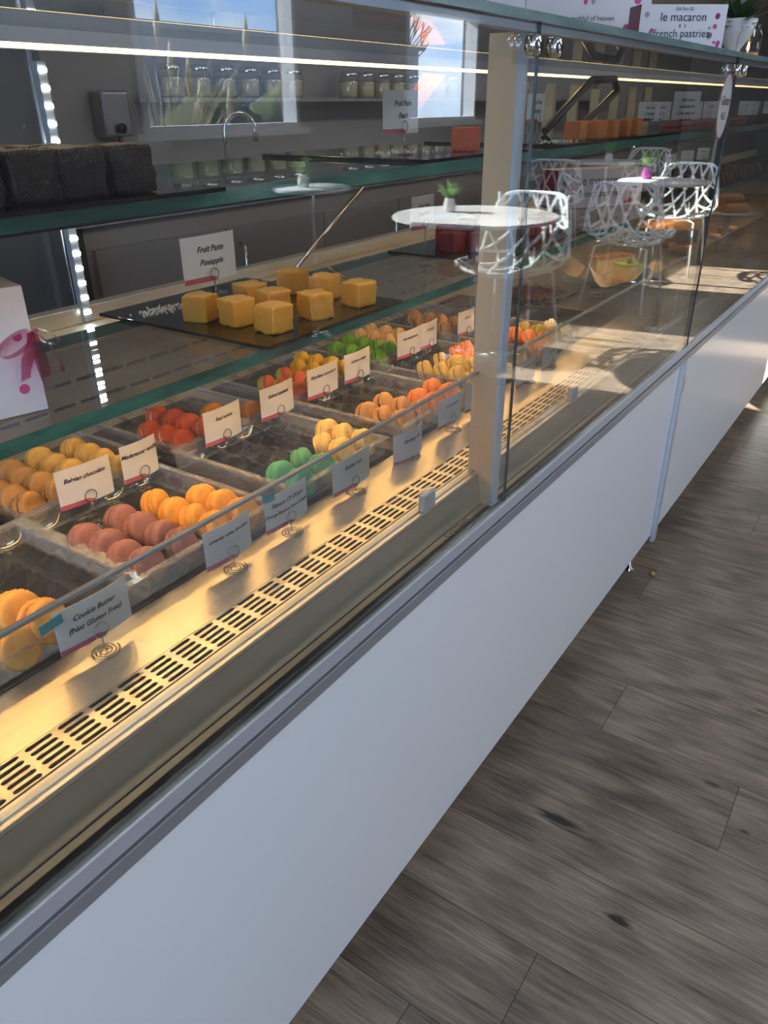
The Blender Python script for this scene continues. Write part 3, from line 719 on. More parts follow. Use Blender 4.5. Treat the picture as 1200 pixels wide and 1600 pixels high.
# clear trays
def tray_mesh(L=0.245, Wd=0.265, h=0.036):
    m = MB(); nx, ny = 64, 60; vs = []; fs = []
    def H(u, v):      # u across rows 0..1, v along row 0..1
        rr = (u * 4) % 1.0; trough = abs(2 * rr - 1) ** 2.2
        ripple = 0.5 + 0.5 * math.cos(v * 6 * 2 * PI)
        z = 0.004 + 0.022 * trough * (0.86 + 0.14 * ripple) + 0.0018 * ripple * (1 - trough)
        ed = min(u, 1 - u, v, 1 - v)
        if ed < 0.03: z = max(z, h - 0.003 - (ed / 0.03) * 0.012)
        if abs(u - 0.5) < 0.012: z = max(z, h - 0.012)
        return z
    for j in range(ny + 1):
        for i in range(nx + 1):
            u, v = i / nx, j / ny; vs.append((0.006 + u * (L - 0.012), 0.006 + v * (Wd - 0.012), H(u, v)))
    for j in range(ny):
        for i in range(nx):
            a = j * (nx + 1) + i; fs.append((a, a + 1, a + nx + 2, a + nx + 1))
    m.add(vs, fs, 0, True)
    # outer wall and rim
    def ring(ins, z): return [(ins, ins, z), (L - ins, ins, z), (L - ins, Wd - ins, z), (ins, Wd - ins, z)]
    R0 = [ring(0.004, 0.0), ring(0.0, 0.004), ring(-0.001, h - 0.004), ring(-0.005, h - 0.003), ring(-0.005, h), ring(0.006, h), ring(0.006, h - 0.004)]
    vs = [p for r in R0 for p in r]; fs = []
    for a in range(len(R0) - 1):
        for k in range(4): fs.append((a * 4 + k, a * 4 + (k + 1) % 4, (a + 1) * 4 + (k + 1) % 4, (a + 1) * 4 + k))
    m.add(vs, fs, 1); return m
tray_me = None
def tray(x, y, label):
    global tray_me
    if tray_me is None:
        e = empty('macaron_tray', (x, y, DZ + 0.0085), 0, label, 'tray')
        tray_mesh().build('body', [PLAST, PLRIM], e)
        m = MB()
        for k in (0.06, 0.19): m.lathe([(0.0, 0.0), (0.004, 0), (0.004, 0.004), (0, 0.005)], (k, -0.004, 0.030), n=10); m.lathe([(0.0, 0.0), (0.004, 0), (0.004, 0.004), (0, 0.005)], (k, 0.269, 0.030), n=10)
        m.build('snap_studs', PLAST, e); tray_me = e
    else:
        e = copy_tree(tray_me); e.location = (x, y, DZ + 0.0085); e['label'] = label
    e['group'] = 'clear macaron trays'
    return e
# black boards under the trays
for x0, x1, y0, y1, lab in ((0.02, 1.07, 0.202, 0.468, 'glossy black board under the front row of macaron trays'), (0.30, 1.075, 0.474, 0.735, 'glossy black board under the rear row of macaron trays'),
        (1.13, 2.26, 0.202, 0.468, 'glossy black board under the front trays past the post'), (1.135, 2.26, 0.474, 0.735, 'glossy black board under the rear trays past the post')):
    m = MB(); m.box((x0, y0, DZ + .0028), (x1, y1, DZ + 0.008)); tag(bevel(m.build('black_board', BLACKG), 0.001), lab, 'board')
BASE = DZ + 0.0085 + 0.0345
ROWN = ['left', 'middle left', 'middle right', 'right']
TR = [ # key x, y, tray words, rows [(flavour, n, start y)]
 (0.262, 0.204, 'front tray at left edge', [('cookie', 1, 0.207, .33)  , None, None, None]),
 (0.497, 0.204, 'tray behind the lavender card', [('lavender', 4, .221, .527), ('lavender', 4, .223, .588), ('orient', 4, .221, .645), ('orient', 3, .219, .701)]),
 (0.795, 0.204, 'tray behind the bubble gum card', [('mint', 2, .213, .829), ('mint', 2, .219, .888), ('confetti', 2, .231, .960), ('confetti', 3, .226, 1.015)]),
 (1.096, 0.204, 'tray behind the gingerbread card', [('ginger', 3, .218, 1.129), ('ginger', 3, .219, 1.192), ('apricot', 2, .218, 1.252), ('apricot', 2, .223, 1.315)]),
 (1.388, 0.204, 'front tray left of the post', [('pistachio', 4, .222, 1.42), ('pistachio', 3, .266, 1.494), ('rose', 2, .300, 1.556), ('rose', 2, .30, 1.605)]),
 (1.69, 0.204, 'front tray right of the post', [('apricot', 1, .22, 1.722), ('apricot', 3, .222, 1.79), ('olive', 3, .225, 1.85), ('white', 2, .217, 1.915)]),
 (0.515, 0.476, 'rear tray behind the Belgian card', [('belgian', 3, .493, .540), ('belgian', 4, .501, .590), ('vanilla', 4, .505, .647), ('vanilla', 4, .492, .704)]),
 (0.805, 0.476, 'rear tray behind the red velvet card', [('redvelvet', 3, .489, .836), ('redvelvet', 4, .497, .898), ('caramel', 2, .505, .965), ('caramel', 1, .487, 1.012)]),
 (1.112, 0.476, 'rear tray behind the key-lime card', [('keylime', 3, .487, 1.148), ('keylime', 3, .492, 1.211), ('lemon', 3, .502, 1.271), ('lemon', 4, .495, 1.326)]),
 (1.402, 0.476, 'rear tray behind the basil card', [('basil', 4, .480, 1.436), ('basil', 4, .493, 1.506), ('peachcream', 3, .540, 1.562), ('peachcream', 4, .505, 1.621)]),
 (1.705, 0.476, 'rear tray at the post', [('almond', 3, .480, 1.738), ('almond', 4, .485, 1.80), None, None]),
 (0.215, 0.476, 'rear tray at left edge', [None, None, None, ('belgian', 3, .50, .46)]),
]
for tx, ty, wd, rows in TR:
    tray(tx, ty, 'clear plastic twenty-four hole macaron tray, %s' % wd)
    for ri, r in enumerate(rows):
        if not r: continue
        fl, n, y0, x = r
        for k in range(n):
            macaron(fl, x + random.uniform(-.003, .003), y0 + k * 0.0405 + 0.006, BASE - 0.006 + random.uniform(-.001, .002),
                    '%s macaron, %s in the %s row, %s' % (FL[fl][2], NUM[k], ROWN[ri], wd), '%s macarons in the %s' % (FL[fl][2], wd), scale=1.08)
# cookie butter: three bigger ones
for (x, y, w_) in ((0.366, .262, 'rear'), (0.372, .222, 'front')):
    macaron('cookie', x, y, BASE + 0.002, '%s orange cookie butter macaron of the pair beside its card' % w_, 'cookie butter macarons', scale=1.2)

# ------------------------------------------------------------------ price cards and wire holders
def card(x, y, z, wd, h, lines, label, yaw=0.0, curve=0.004, holder=True, base_z=None, lean=0.0, stripe=True, size=None, hx=None):
    e = empty('price_card', (x, y, z), yaw, label, 'price card'); e['group'] = 'white flavour cards'
    bend = lambda u: -curve * (1 - (2 * u / wd) ** 2)
    n = 10; vs = []; fs = []
    for j in (0, 1):
        for i in range(n + 1):
            u = -wd / 2 + wd * i / n
            for k in (0, 1): vs.append((u, bend(u) + k * 0.0005, -h / 2 + j * h))
    def id(i, j, k): return (j * (n + 1) + i) * 2 + k
    for i in range(n):
        fs += [(id(i, 0, 0), id(i + 1, 0, 0), id(i + 1, 1, 0), id(i, 1, 0)), (id(i, 0, 1), id(i, 1, 1), id(i + 1, 1, 1), id(i + 1, 0, 1)),
               (id(i, 1, 0), id(i + 1, 1, 0), id(i + 1, 1, 1), id(i, 1, 1)), (id(i, 0, 0), id(i, 0, 1), id(i + 1, 0, 1), id(i + 1, 0, 0))]
    m = MB(); m.add(vs, fs); m.build('paper', PAPER, e)
    if stripe:
        s = MB(); vs = []; q = [(-wd / 2, 0), (-wd / 2, 0.007 * h / .055), (wd * 0.06, 0.006 * h / .055), (wd * 0.14, 0)]
        for i in range(6):
            u = -wd / 2 + wd * 0.6 * i / 5; hh = 0.0065 * h / .055 * (1 if i < 5 else 0.4)
            vs += [(u, bend(u) - 0.0003, -h / 2), (u, bend(u) - 0.0003, -h / 2 + hh)]
        s.add(vs, [(2 * i, 2 * i + 2, 2 * i + 3, 2 * i + 1) for i in range(5)]); s.build('stripe', PINKS, e)
    sz = size or 0.0095
    for i, t in enumerate(lines):
        zz = h * 0.20 - i * sz * 1.5
        o = text(t, sz * (1 if len(t) < 20 else 0.72), INK, e, (0, -0.0006, zz), shear=0.35, off=0.00022)
        for v in o.data.vertices: v.co.z -= bend(v.co.x)      # local z of the rotated text points to -y
    if holder:
        bz = (base_z if base_z is not None else DZ + 0.003)
        hxx = 0.0 if hx is None else hx
        c = Vector((math.cos(yaw) * hxx, math.sin(yaw) * hxx, 0))
        hd = empty('card_holder', (x + c.x, y + c.y - 0.007, bz), yaw, 'wire spiral holder standing under the ' + ' '.join(lines[:2]).lower().replace('(', '').replace(')', '').replace('.', '') + ' card', 'card holder')
        hd['group'] = 'wire card holders'
        m = MB(); pts = []
        for k in range(70):
            a = 2 * PI * 3 * k / 69; r = 0.004 + 0.0135 * k / 69; pts.append((r * math.cos(a), r * math.sin(a), 0.0012))
        m.tube(pts, 0.0008, 6); m.build('spiral_base', WIRE, hd)
        top = z - bz - h / 2 + 0.002
        m = MB(); m.tube([(0.004, 0, 0.0015), (0, 0, 0.004), (0, 0, top)], 0.0008, 6); m.build('stem', WIRE, hd)
        m = MB(); rr = 0.0095
        m.tube([(rr * math.sin(a), -0.0015, top + rr + rr * -math.cos(a)) for a in [2 * PI * k / 28 for k in range(28)]], 0.0008, 6, True); m.build('ring', WIRE, hd)
    return e
FZ = CH - 0.516
front = [(0.407, FZ + .005, .096, ['Cookie Butter', '(Not Gluten Free)'], 'white cookie butter card, nearest the camera, on the front steel deck', -0.02),
         (0.622, FZ, .086, ['Lavender white chocolate'], 'white lavender white chocolate card on the front deck', 0),
         (0.742, FZ, .092, ['Flavors Of Orient', '(Orange Blossom, Rose & Ginger)'], 'white flavors of orient card with teal tape at its corner', 0),
         (0.902, FZ - .006, .100, ['Bubble gum'], 'white bubble gum card on the front deck', 0.0),
         (1.072, FZ - .018, .094, ['Birthday cake'], 'white birthday cake card, strongly bent, on the front deck', 0.0),
         (1.223, FZ - .002, .09, ['Gingerbread'], 'white gingerbread card on the front deck left of the post', 0),
         (1.325, FZ - .002, .085, ['Pumpkin'], 'white pumpkin card on the front deck right beside the post', 0),
         (1.568, FZ - .017, .10, ['Peanut butter & Strawberry'], 'white card on the front deck just right of the post', 0),
         (1.70, FZ - .015, .09, ['Espresso'], 'white card on the front deck, second right of the post', 0)]
for x, z, wd, ln, lab, yaw in front:
    card(x, 0.176, z, wd, 0.057, ln, lab, yaw, curve=0.012 if 'Birthday' in ln[0] else 0.004, base_z=DZ + 0.0035)
rear = [(0.600, .088, ['Belgian chocolate'], 'white Belgian chocolate card, tilted, before the brown macarons'),
        (0.702, .070, ['Madagascar vanilla'], 'white Madagascar vanilla card before the pale yellow macarons'),
        (0.886, .090, ['Red velvet'], 'white red velvet card left of the salted caramel one'), (1.030, .092, ['Salted caramel'], 'white salted caramel card right of the red velvet one'),
        (1.170, .096, ['Key-lime strawberry'], 'white key-lime strawberry card before the coral macarons'), (1.289, .092, ['Lemon cream'], 'white lemon cream card before the bright yellow macarons'),
        (1.496, .098, ['Basil white chocolate'], 'white basil white chocolate card before the vivid green macarons'), (1.584, .078, ['Coconut'], 'white coconut card right of the basil one'),
        (1.772, .085, ['Almond'], 'white almond card before the tan macarons')]
for i, (x, wd, ln, lab) in enumerate(rear):
    card(x, 0.442, CH - 0.492 - (0.01 if i == 8 else 0), wd, 0.062, ln, lab, R(-6) if i == 0 else R(random.uniform(-2, 2)), base_z=DZ + 0.0125)
m = MB(); m.box((-0.012, -0.0006, -0.004), (0.014, 0.0, 0.008)); tag(m.build('tape_strip', TAPE, None, (0.698, 0.170, FZ + 0.030), (0, R(8), 0)), 'teal tape strip on the corner of the orient card', 'tape')
m = MB(); m.box((-0.018, -0.0006, -0.004), (0.010, 0.0, 0.008)); tag(m.build('tape_strip', TAPE, None, (0.357, 0.170, FZ + 0.026), (0, R(-5), 0)), 'teal tape strip on the corner of the cookie butter card', 'tape')
card(0.952, 0.50, CH - 0.228, 0.122, 0.075, ['Fruit Paste', 'Pineapple'], 'white pineapple fruit paste card on the lower shelf', 0, base_z=LS_Z + 0.006, size=0.014)
card(1.315, 0.35, CH - 0.014, 0.118, 0.070, ['Fruit Paste', 'Peach'], 'white peach fruit paste card on the upper shelf', 0, base_z=US_Z + 0.006, size=0.013)
card(1.560, 0.45, CH - 0.214, 0.095, 0.070, ['Fruit Paste', 'Raspberry'], 'white raspberry fruit paste card on the lower shelf', 0, base_z=LS_Z + 0.006, size=0.011)
card(1.900, 0.35, CH - 0.012, 0.10, 0.06, ['Fruit Paste', 'Mandarin'], 'white mandarin fruit paste card on the upper shelf past the post', 0, base_z=US_Z + 0.006, size=0.012)

# ------------------------------------------------------------------ fruit paste cubes and their boards
def cube_mesh(seed, s=0.045, h=0.042):
    bm = bmesh.new(); bmesh.ops.create_cube(bm, size=1.0)
    bmesh.ops.subdivide_edges(bm, edges=bm.edges[:], cuts=11, use_grid_fill=True)
    off = Vector((seed * 3.1, seed * 1.7, 0)); sk = 0.10 * math.sin(seed * 2.3)
    for v in bm.verts:
        p = v.co.copy(); mx_ = max(abs(p.x), abs(p.y), abs(p.z)) * 2
        l = p.length * 2
        k = 1 - 0.045 * max(0, l - 1.25) * 2.2
        q = p * k
        nn = noise.noise(q * 3 + off) * 0.07 + noise.noise(q * 16 + off) * 0.03 + noise.noise(q * 34 + off) * 0.03
        q = q * (1 + nn)
        q.x += q.z * sk * 0.6
        v.co = Vector((q.x * s, q.y * s, (q.z + 0.5) * h))
    me = bpy.data.meshes.new('fruit_paste_cube'); bm.to_mesh(me); bm.free(); 
    for p in me.polygons: p.use_smooth = True
    return me
def sugar_mat(name, c, sss=0.5, sugar=0.5, tint=(0.85, 0.75, 0.5)):
    m, n, l, b = new_mat(name)
    t = n.new('ShaderNodeTexCoord'); z = n.new('ShaderNodeTexNoise'); z.inputs['Scale'].default_value = 800; z.inputs['Detail'].default_value = 1
    l.new(t.outputs['Object'], z.inputs[0])
    g = n.new('ShaderNodeTexNoise'); g.inputs['Scale'].default_value = 45; l.new(t.outputs['Object'], g.inputs[0])
    geo = n.new('ShaderNodeNewGeometry'); sp = n.new('ShaderNodeSeparateXYZ'); l.new(geo.outputs['Normal'], sp.inputs[0])
    ad = n.new('ShaderNodeMath'); ad.operation = 'MULTIPLY_ADD'; ad.inputs[1].default_value = 0.13; l.new(sp.outputs[2], ad.inputs[0]); l.new(z.outputs[0], ad.inputs[2])
    cr = n.new('ShaderNodeValToRGB'); cr.color_ramp.elements[0].position = 0.66 - 0.12 * sugar; cr.color_ramp.elements[1].position = 0.84 - 0.12 * sugar
    l.new(ad.outputs[0], cr.inputs[0])
    mm = n.new('ShaderNodeMixRGB'); mm.inputs[1].default_value = (*c, 1); mm.inputs[2].default_value = (*tint, 1); l.new(cr.outputs[0], mm.inputs[0])
    l.new(mm.outputs[0], b.inputs['Base Color'])
    b.inputs['Roughness'].default_value = 0.38
    b.inputs['Subsurface Weight'].default_value = sss; b.inputs['Subsurface Radius'].default_value = (0.03, 0.016, 0.004); b.inputs['Subsurface Scale'].default_value = 0.5
    bp = n.new('ShaderNodeBump'); bp.inputs['Strength'].default_value = 0.9; bp.inputs['Distance'].default_value = 0.0015
    l.new(z.outputs[0], bp.inputs['Height']); l.new(bp.outputs[0], b.inputs['Normal'])
    return m
PINE = sugar_mat('pineapple_paste', (0.80, 0.38, 0.03), 0.6, 0.5, (0.95, 0.74, 0.32))
RASP = sugar_mat('raspberry_paste', (0.28, 0.012, 0.010), 0.4, 0.25, (0.55, 0.2, 0.12))
PEAC = sugar_mat('peach_paste', (0.70, 0.13, 0.06), 0.6, 0.4, (0.85, 0.5, 0.3))
MAND = sugar_mat('mandarin_paste', (0.80, 0.24, 0.04), 0.6, 0.3, (0.85, 0.5, 0.25))
BROWN = sugar_mat('dark_plum_paste', (0.012, 0.006, 0.006), 0.0, 0.28, (0.42, 0.22, 0.08))
def cube(x, y, z, rz, mat, words, group, s=1.0, seed=0):
    me = cube_mesh(seed + 1.37); me.materials.append(mat)
    o = bpy.data.objects.new('fruit_paste_cube', me); col.objects.link(o); o.location = (x, y, z); o.rotation_euler = (0, 0, rz); o.scale = (s, s, s)
    return tag(o, words, 'sweet', group)
def board(x0, y0, x1, y1, z, lab):
    m = MB(); m.box((x0, y0, z + 0.0002), (x1, y1, z + 0.0052)); tag(bevel(m.build('black_board', BLACKG), 0.001), lab, 'board')
board(0.828, 0.268, 1.195, 0.655, LS_Z, 'glossy black board under the pineapple cubes')
board(1.62, 0.30, 2.22, 0.585, LS_Z, 'glossy black board under the raspberry cubes')
board(1.195, 0.222, 1.60, 0.585, US_Z, 'glossy black board under the peach cube')
board(0.10, 0.18, 0.685, 0.56, US_Z, 'glossy black board under the dark brown cubes')
board(1.78, 0.222, 2.72, 0.585, US_Z, 'glossy black board under the orange cubes')
zc = LS_Z + 0.0054
P9 = [(0.893, .470, 'left end, beside the card'), (0.905, .400, 'second from the left in front'), (0.905, .322, 'nearest the shelf edge'), (1.005, .463, 'behind the front ones, under the card corner'),
      (1.140, .480, 'rearmost'), (0.985, .395, 'in the middle of the group'), (1.010, .322, 'front right of the middle'), (1.130, .395, 'behind right'), (1.120, .312, 'far right')]
for i, (x, y, wd) in enumerate(P9):
    cube(x, y, zc, random.uniform(-.35, .35), PINE, 'amber sugared pineapple cube, %s of the pineapple board' % wd, 'pineapple fruit paste cubes', 1.0, i)
for i, (x, y, wd) in enumerate([(1.70, .45, 'nearest the card'), (1.735, .39, 'second from the card'), (1.855, .44, 'third, behind the post'), (1.96, .44, 'just right of the post'), (2.045, .40, 'right of the glass joint'), (2.13, .40, 'at the right end'), (1.80, .52, 'in the rear row, left'), (1.92, .53, 'in the rear row, right')]):
    cube(x, y, zc, random.uniform(-.3, .3), RASP, 'dark red sugared raspberry cube, %s of the red row' % wd, 'raspberry fruit paste cubes', 1.05, 20 + i)
zu = US_Z + 0.0054
cube(1.452, .290, zu, 0.15, PEAC, 'single red sugared peach cube on the upper shelf', 'peach fruit paste cube', 1.0, 40)
for i, (x, y, wd) in enumerate([(2.00, .285, 'left end'), (2.07, .262, 'second from the left'), (2.155, .258, 'third from the left'), (2.245, .256, 'fourth from the left'), (2.335, .256, 'right end')]):
    cube(x, y, zu, random.uniform(-.1, .1), MAND, 'orange sugared mandarin cube, %s of the row' % wd, 'mandarin fruit paste cubes', 1.0, 50 + i)
for i, (x, y, wd) in enumerate([(0.345, .222, 'front row, at the picture edge'), (0.402, .225, 'front row, second from the left'), (0.462, .228, 'front row, third from the left'), (0.522, .232, 'front row, fourth from the left'), (0.583, .230, 'front row, right end'),
        (0.40, .295, 'rear row, left'), (0.462, .30, 'rear row, second'), (0.53, .30, 'rear row, third'), (0.35, .30, 'rear row, at the picture edge')]):
    cube(x, y, zu, random.uniform(-.18, .18), BROWN, 'near-black sugared plum cube, %s on the upper shelf' % wd, 'dark plum cubes', 1.12, 70 + i)
# loose sugar grains
SUG = pbr('sugar', (0.9, 0.88, 0.8), 0.3)
for cx, cy, cz, n, sx, sy, lab in ((0.90, .58, zc, 130, .05, .025, 'loose sugar crystals at the left of the pineapple board'), (1.36, .40, zu, 60, .09, .06, 'loose sugar crystals on the peach board'), (1.93, .30, zu, 70, .08, .04, 'loose sugar crystals left of the orange cubes')):
    m = MB()
    for k in range(n):
        x, y, s = cx + random.gauss(0, sx / 2), cy + random.gauss(0, sy / 2), random.uniform(.0006, .0014); m.box((x - s, y - s, cz), (x + s, y + s, cz + 2 * s))
    tag(m.build('sugar_crystals', SUG), lab, 'sugar', kind='stuff')

# ------------------------------------------------------------------ boxes on the case and inside
def gift_box(loc, wd, dp, h, yaw, label, lines, dots=10, side=True, seed=0, tsz=0.02):
    e = empty('gift_box', loc, yaw, label, 'gift box')
    m = MB(); m.box((-wd / 2, -dp / 2, 0), (wd / 2, dp / 2, h)); bevel(m.build('sleeve', BOXW, e), 0.001)
    if side:
        s = MB(); s.box((-wd / 2 - 0.0015, -dp / 2, 0), (-wd / 2 - 0.0002, dp / 2, h)); s.build('end_panel', MAG, e)
    rnd = random.Random(seed); d = MB(); g = MB()
    for k in range(dots):
        x = rnd.choice([rnd.uniform(-.47, -.30), rnd.uniform(.30, .47)]) * wd; z = rnd.uniform(.08, .92) * h; r = rnd.uniform(.025, .05) * h * 1.4
        vs = [(x + r * math.cos(2 * PI * q / 16), -dp / 2 - 0.0008, z + r * math.sin(2 * PI * q / 16)) for q in range(16)]
        if k % 3: dd = MB(); dd.add(vs, [list(range(16))]); dd.build('pink_dot', PINK, e)
        else: dd = MB(); dd.add(vs, [list(range(16))]); dd.build('grey_dot', GREYDOT, e)
    for x in (-.03, .03):
        vs = [(x * wd + .025 * h * math.cos(2 * PI * q / 16), -dp / 2 - 0.0008, h * .53 + .045 * h * math.sin(2 * PI * q / 16)) for q in range(16)]; dd = MB(); dd.add(vs, [list(range(16))]); dd.build('pink_dot' if x < 0 else 'grey_dot', PINK if x < 0 else GREYDOT, e)
    for t, zz, sz in lines: text(t, sz, INK, e, (0, -dp / 2 - 0.001, zz * h))
    return e
TZ = CH + 0.104
yb = R(-52)
gift_box((2.11, 0.11, TZ), 0.20, 0.07, 0.088, yb, 'white dotted gift box with dark red end on top of the case', [('le macaron', .72, .024), ('french pastries', .36, .022), ('Gift Box $2', .90, .009), ('a mouthful of heaven', .14, .010)], 14, True, 4)
gift_box((2.10, 0.34, TZ), 0.30, 0.12, 0.20, yb, 'tall white gift box with pink dots behind the small one', [('french pastries', .62, .034), ('a mouthful of heaven', .35, .015), ('le macaron', .86, .034)], 12, True, 9)
gift_box((1.52, 0.33, TZ), 0.19, 0.10, 0.15, yb, 'white box announcing the cookie butter latte', [('PAIRS WELL WITH OUR NEW COOKIE', .66, .0085), ('BUTTER LATTE!', .54, .0085)], 0, False, 2)
m = MB(); m.box((-0.10, -0.05, 0), (0.10, 0.05, 0.09)); tag(bevel(m.build('magenta_box', MAG, None, (1.22, 0.26, TZ), (0, 0, yb)), .001), 'plain magenta box on the case top left of the latte box', 'box')
gift_box((2.80, 0.52, LS_Z + .001), 0.36, 0.10, 0.12, R(-32), 'large white dotted box with dark red end inside the second case', [('le macaron', .70, .04), ('french pastries', .36, .03)], 14, True, 21)
# white favour bag with ribbon on the left
e = empty('favour_bag', (0.456, 0.37, LS_Z + .001), R(-15), 'white dotted favour bag with pink organza bow at the left edge', 'gift bag')
m = MB(); m.box((-0.06, -0.035, 0), (0.052, 0.035, 0.145)); o = m.build('bag', BOXW, e); bevel(o, .001)
for (x, z, r) in ((0.03, .03, .006), (-.01, .06, .005), (.035, .09, .005), (0.0, .11, .006), (-.03, .02, .006)):
    m = MB(); m.add([(x + r * math.cos(2 * PI * q / 16), -0.0358, z + r * math.sin(2 * PI * q / 16)) for q in range(16)], [list(range(16))]); m.build('pink_dot', PINK, e)
m = MB()
def loop(cx, cz, L, W, ang, wd=.007):
    vs = []
    for k in range(25):
        t = 2 * PI * k / 24; u = L * (1 - math.cos(t)) / 2; v = W * math.sin(t)
        x = cx + u * math.cos(ang) - v * math.sin(ang) * .35; z = cz + u * math.sin(ang) + v * math.cos(ang); yy = -.045 - v * .6
        vs += [(x, yy - wd, z), (x, yy + wd, z)]
    m.add(vs, [(2 * k, 2 * k + 2, 2 * k + 3, 2 * k + 1) for k in range(24)], 0, True)
loop(.05, .095, .055, .011, R(-65)); loop(.05, .095, .045, .009, R(-155)); loop(.05, .095, .03, .008, R(-30))
for a, L in ((R(-85), .07), (R(-110), .055)):
    vs = []
    for k in range(9):
        u = L * k / 8; vs += [(.05 + u * math.cos(a) - .007, -.046 - .004 * math.sin(k), .095 + u * math.sin(a)), (.05 + u * math.cos(a) + .007, -.042 + .004 * math.sin(k + 1), .095 + u * math.sin(a))]
    m.add(vs, [(2 * k, 2 * k + 2, 2 * k + 3, 2 * k + 1) for k in range(8)], 0, True)
m.build('bow', RIBBON, e)
# orange note sheet taped behind the shelf
m = MB(); m.add([(1.74, .60, CH + .012), (1.79, .60, CH - .012), (1.90, .60, CH + .060), (1.80, .60, CH + .064), (1.74, .602, CH + .012), (1.79, .602, CH - .012), (1.90, .602, CH + .060), (1.80, .602, CH + .064)],
    [(0, 1, 2, 3), (7, 6, 5, 4), (0, 4, 5, 1), (1, 5, 6, 2), (2, 6, 7, 3), (3, 7, 4, 0)]); tag(m.build('orange_note', ORANGE), 'orange paper note leaning behind the peach card', 'note')
# oval gluten free sign on the second pane
e = empty('oval_sign', (2.222, -0.002, CH - 0.012), 0, 'oval gluten free sign with purple rim on the front glass', 'sign')
def oval(a, b, y, n=40): return [(a * math.cos(2 * PI * k / n), y, b * math.sin(2 * PI * k / n)) for k in range(n)]
OVP = clear('frosted_sticker', (0.7, 0.68, 0.8), 0.05, 1, 0.3, 0, 0.05, haze=0.5)
m = MB(); m.add(oval(.056, .070, 0), [list(range(40))]); m.build('plate', OVP, e)
m = MB(); a, b = oval(.059, .073, -.0005), oval(.0545, .0685, -.0005); m.add(a + b, [(k, (k + 1) % 40, 40 + (k + 1) % 40, 40 + k) for k in range(40)]); m.build('rim', pbr('purple_rim', (.25, .03, .12), .5), e)
text('Gluten', .030, INK, e, (0, -.001, .012), shear=.3); text('FREE', .022, INK, e, (0, -.001, -.022))
# blue gift box note and cards on the upper shelf of the second case
for i, (x, y, wd, h, ln, lab) in enumerate(((2.78, .35, .10, .055, ['Sea Salt', 'Caramel', 'Mandarin'], 'white card beside the orange cubes'), (2.93, .36, .10, .055, ['Hazelnut'], 'white hazelnut card second past the orange cubes'),
        (3.02, .30, .13, .085, ['Gift boxes', 'Available for', 'Chocolate and', 'macarons!'], 'larger bluish gift boxes note card'), (3.25, .33, .08, .055, ['Truffle'], 'white truffle card right of the gift boxes note'),
        (3.36, .30, .08, .055, ['Coffee'], 'white coffee card second right of the gift boxes note'), (3.62, .33, .08, .055, ['Orange'], 'white orange chocolate card before the oval sign'), (4.05, .32, .08, .055, ['Mint'], 'white mint card past the second joint'), (4.22, .32, .08, .055, ['Rum'], 'white rum card past the second joint'), (4.6, .32, .08, .055, ['Pecan'], 'white pecan card at the far right'))):
    card(x, y, US_Z + 0.032 + h / 2, wd * .85, h, ln, lab, R(-35), base_z=US_Z + 0.001, stripe=i < 2, size=.011 if i != 2 else .013)
for i in range(12):
    x = 2.66 + i * 0.14
    macaron('pinkish' if i < 8 else 'choc', x, .245, US_Z + 0.0175, '%s macaron lying flat on the upper shelf, %s from the orange cubes' % ('rose brown' if i < 8 else 'dark chocolate', NUM[i]), 'flat macarons on the upper shelf', flat=True, scale=1.1)
# chocolate macarons in the far part on the lower shelf
k = 0
for i in range(14):
    for j in range(5):
        macaron('choc', 3.40 + i * .085, .30 + j * .062, LS_Z + .026, 'dark chocolate macaron, %s from the left in the %s row of the shelf batch' % (NUM[i], NUM[j]), 'dark chocolate macarons on the far lower shelf', scale=1.1)
for i in range(5):
    card(3.3 + i * .30, .57, LS_Z + .085, .075, .055, [['Mocha'], ['Cocoa'], ['Ganache'], ['Noir'], ['Brownie']][i], 'small white %s card above the chocolate macarons' % ['mocha', 'cocoa', 'ganache', 'noir', 'brownie'][i], R(-35), base_z=LS_Z + .001, stripe=False)

# ------------------------------------------------------------------ pastries in the second case
def plate(name, x, y, z, r, mat, label, foot=0.0):
    m = MB()
    if foot: m.lathe([(0.0, -foot), (r * .45, -foot), (r * .42, -foot + .006), (.012, -foot + .012), (.012, -.006), (r * .5, -.002), (r, 0.0), (r, .004), (0.0, .003)], n=40)
    else: m.lathe([(0.0, 0), (r * .6, 0), (r, .008), (r, .011), (r * .6, .004), (0.0, .004)], n=40)
    return tag(m.build(name, mat, None, (x, y, z)), label, 'plate')
dz = DZ + 0.003
plate('cake_stand', 2.53, .31, dz + .045, .17, GLASS, 'clear glass cake stand under the parchment', .045)
m = MB()
def fn(r, z, a, i): q = 1 + .18 * math.sin(4 * a + .6) * (i / 3); return (r * q, z + (0.020 * math.sin(5 * a) * (i / 3) + (0.012 * math.sin(9 * a + 1)) * (i / 3)))
m.lathe([(0.0001, 0), (.07, .0), (.11, .012), (.165, .035)], n=60, fn=fn)
so = m.build('parchment_sheet', PARCH, None, (2.53, .31, dz + .050)); so.modifiers.new('s', 'SOLIDIFY').thickness = .0008
tag(so, 'crumpled parchment sheet on the glass cake stand', 'paper')
e = empty('cheesecake_slice', (2.50, .26, dz + .052), R(-30), 'key lime cheesecake slice with green topping on the parchment', 'cake')
m = MB(); m.box((-.035, -.03, 0), (.035, .03, .012)); m.build('crust', CRUST, e)
m = MB(); m.box((-.035, -.03, .0121), (.035, .03, .052)); m.build('filling', CAKE, e)
m = MB(); m.box((-.035, -.03, .0521), (.035, .03, .060)); tp = m.build('topping', LIME, e)
m = MB(); m.lathe([(0.0, 0), (.009, .002), (.006, .012), (0.0, .018)], n=12); m.build('lime_garnish', LEAF, e, (0, 0, .060))
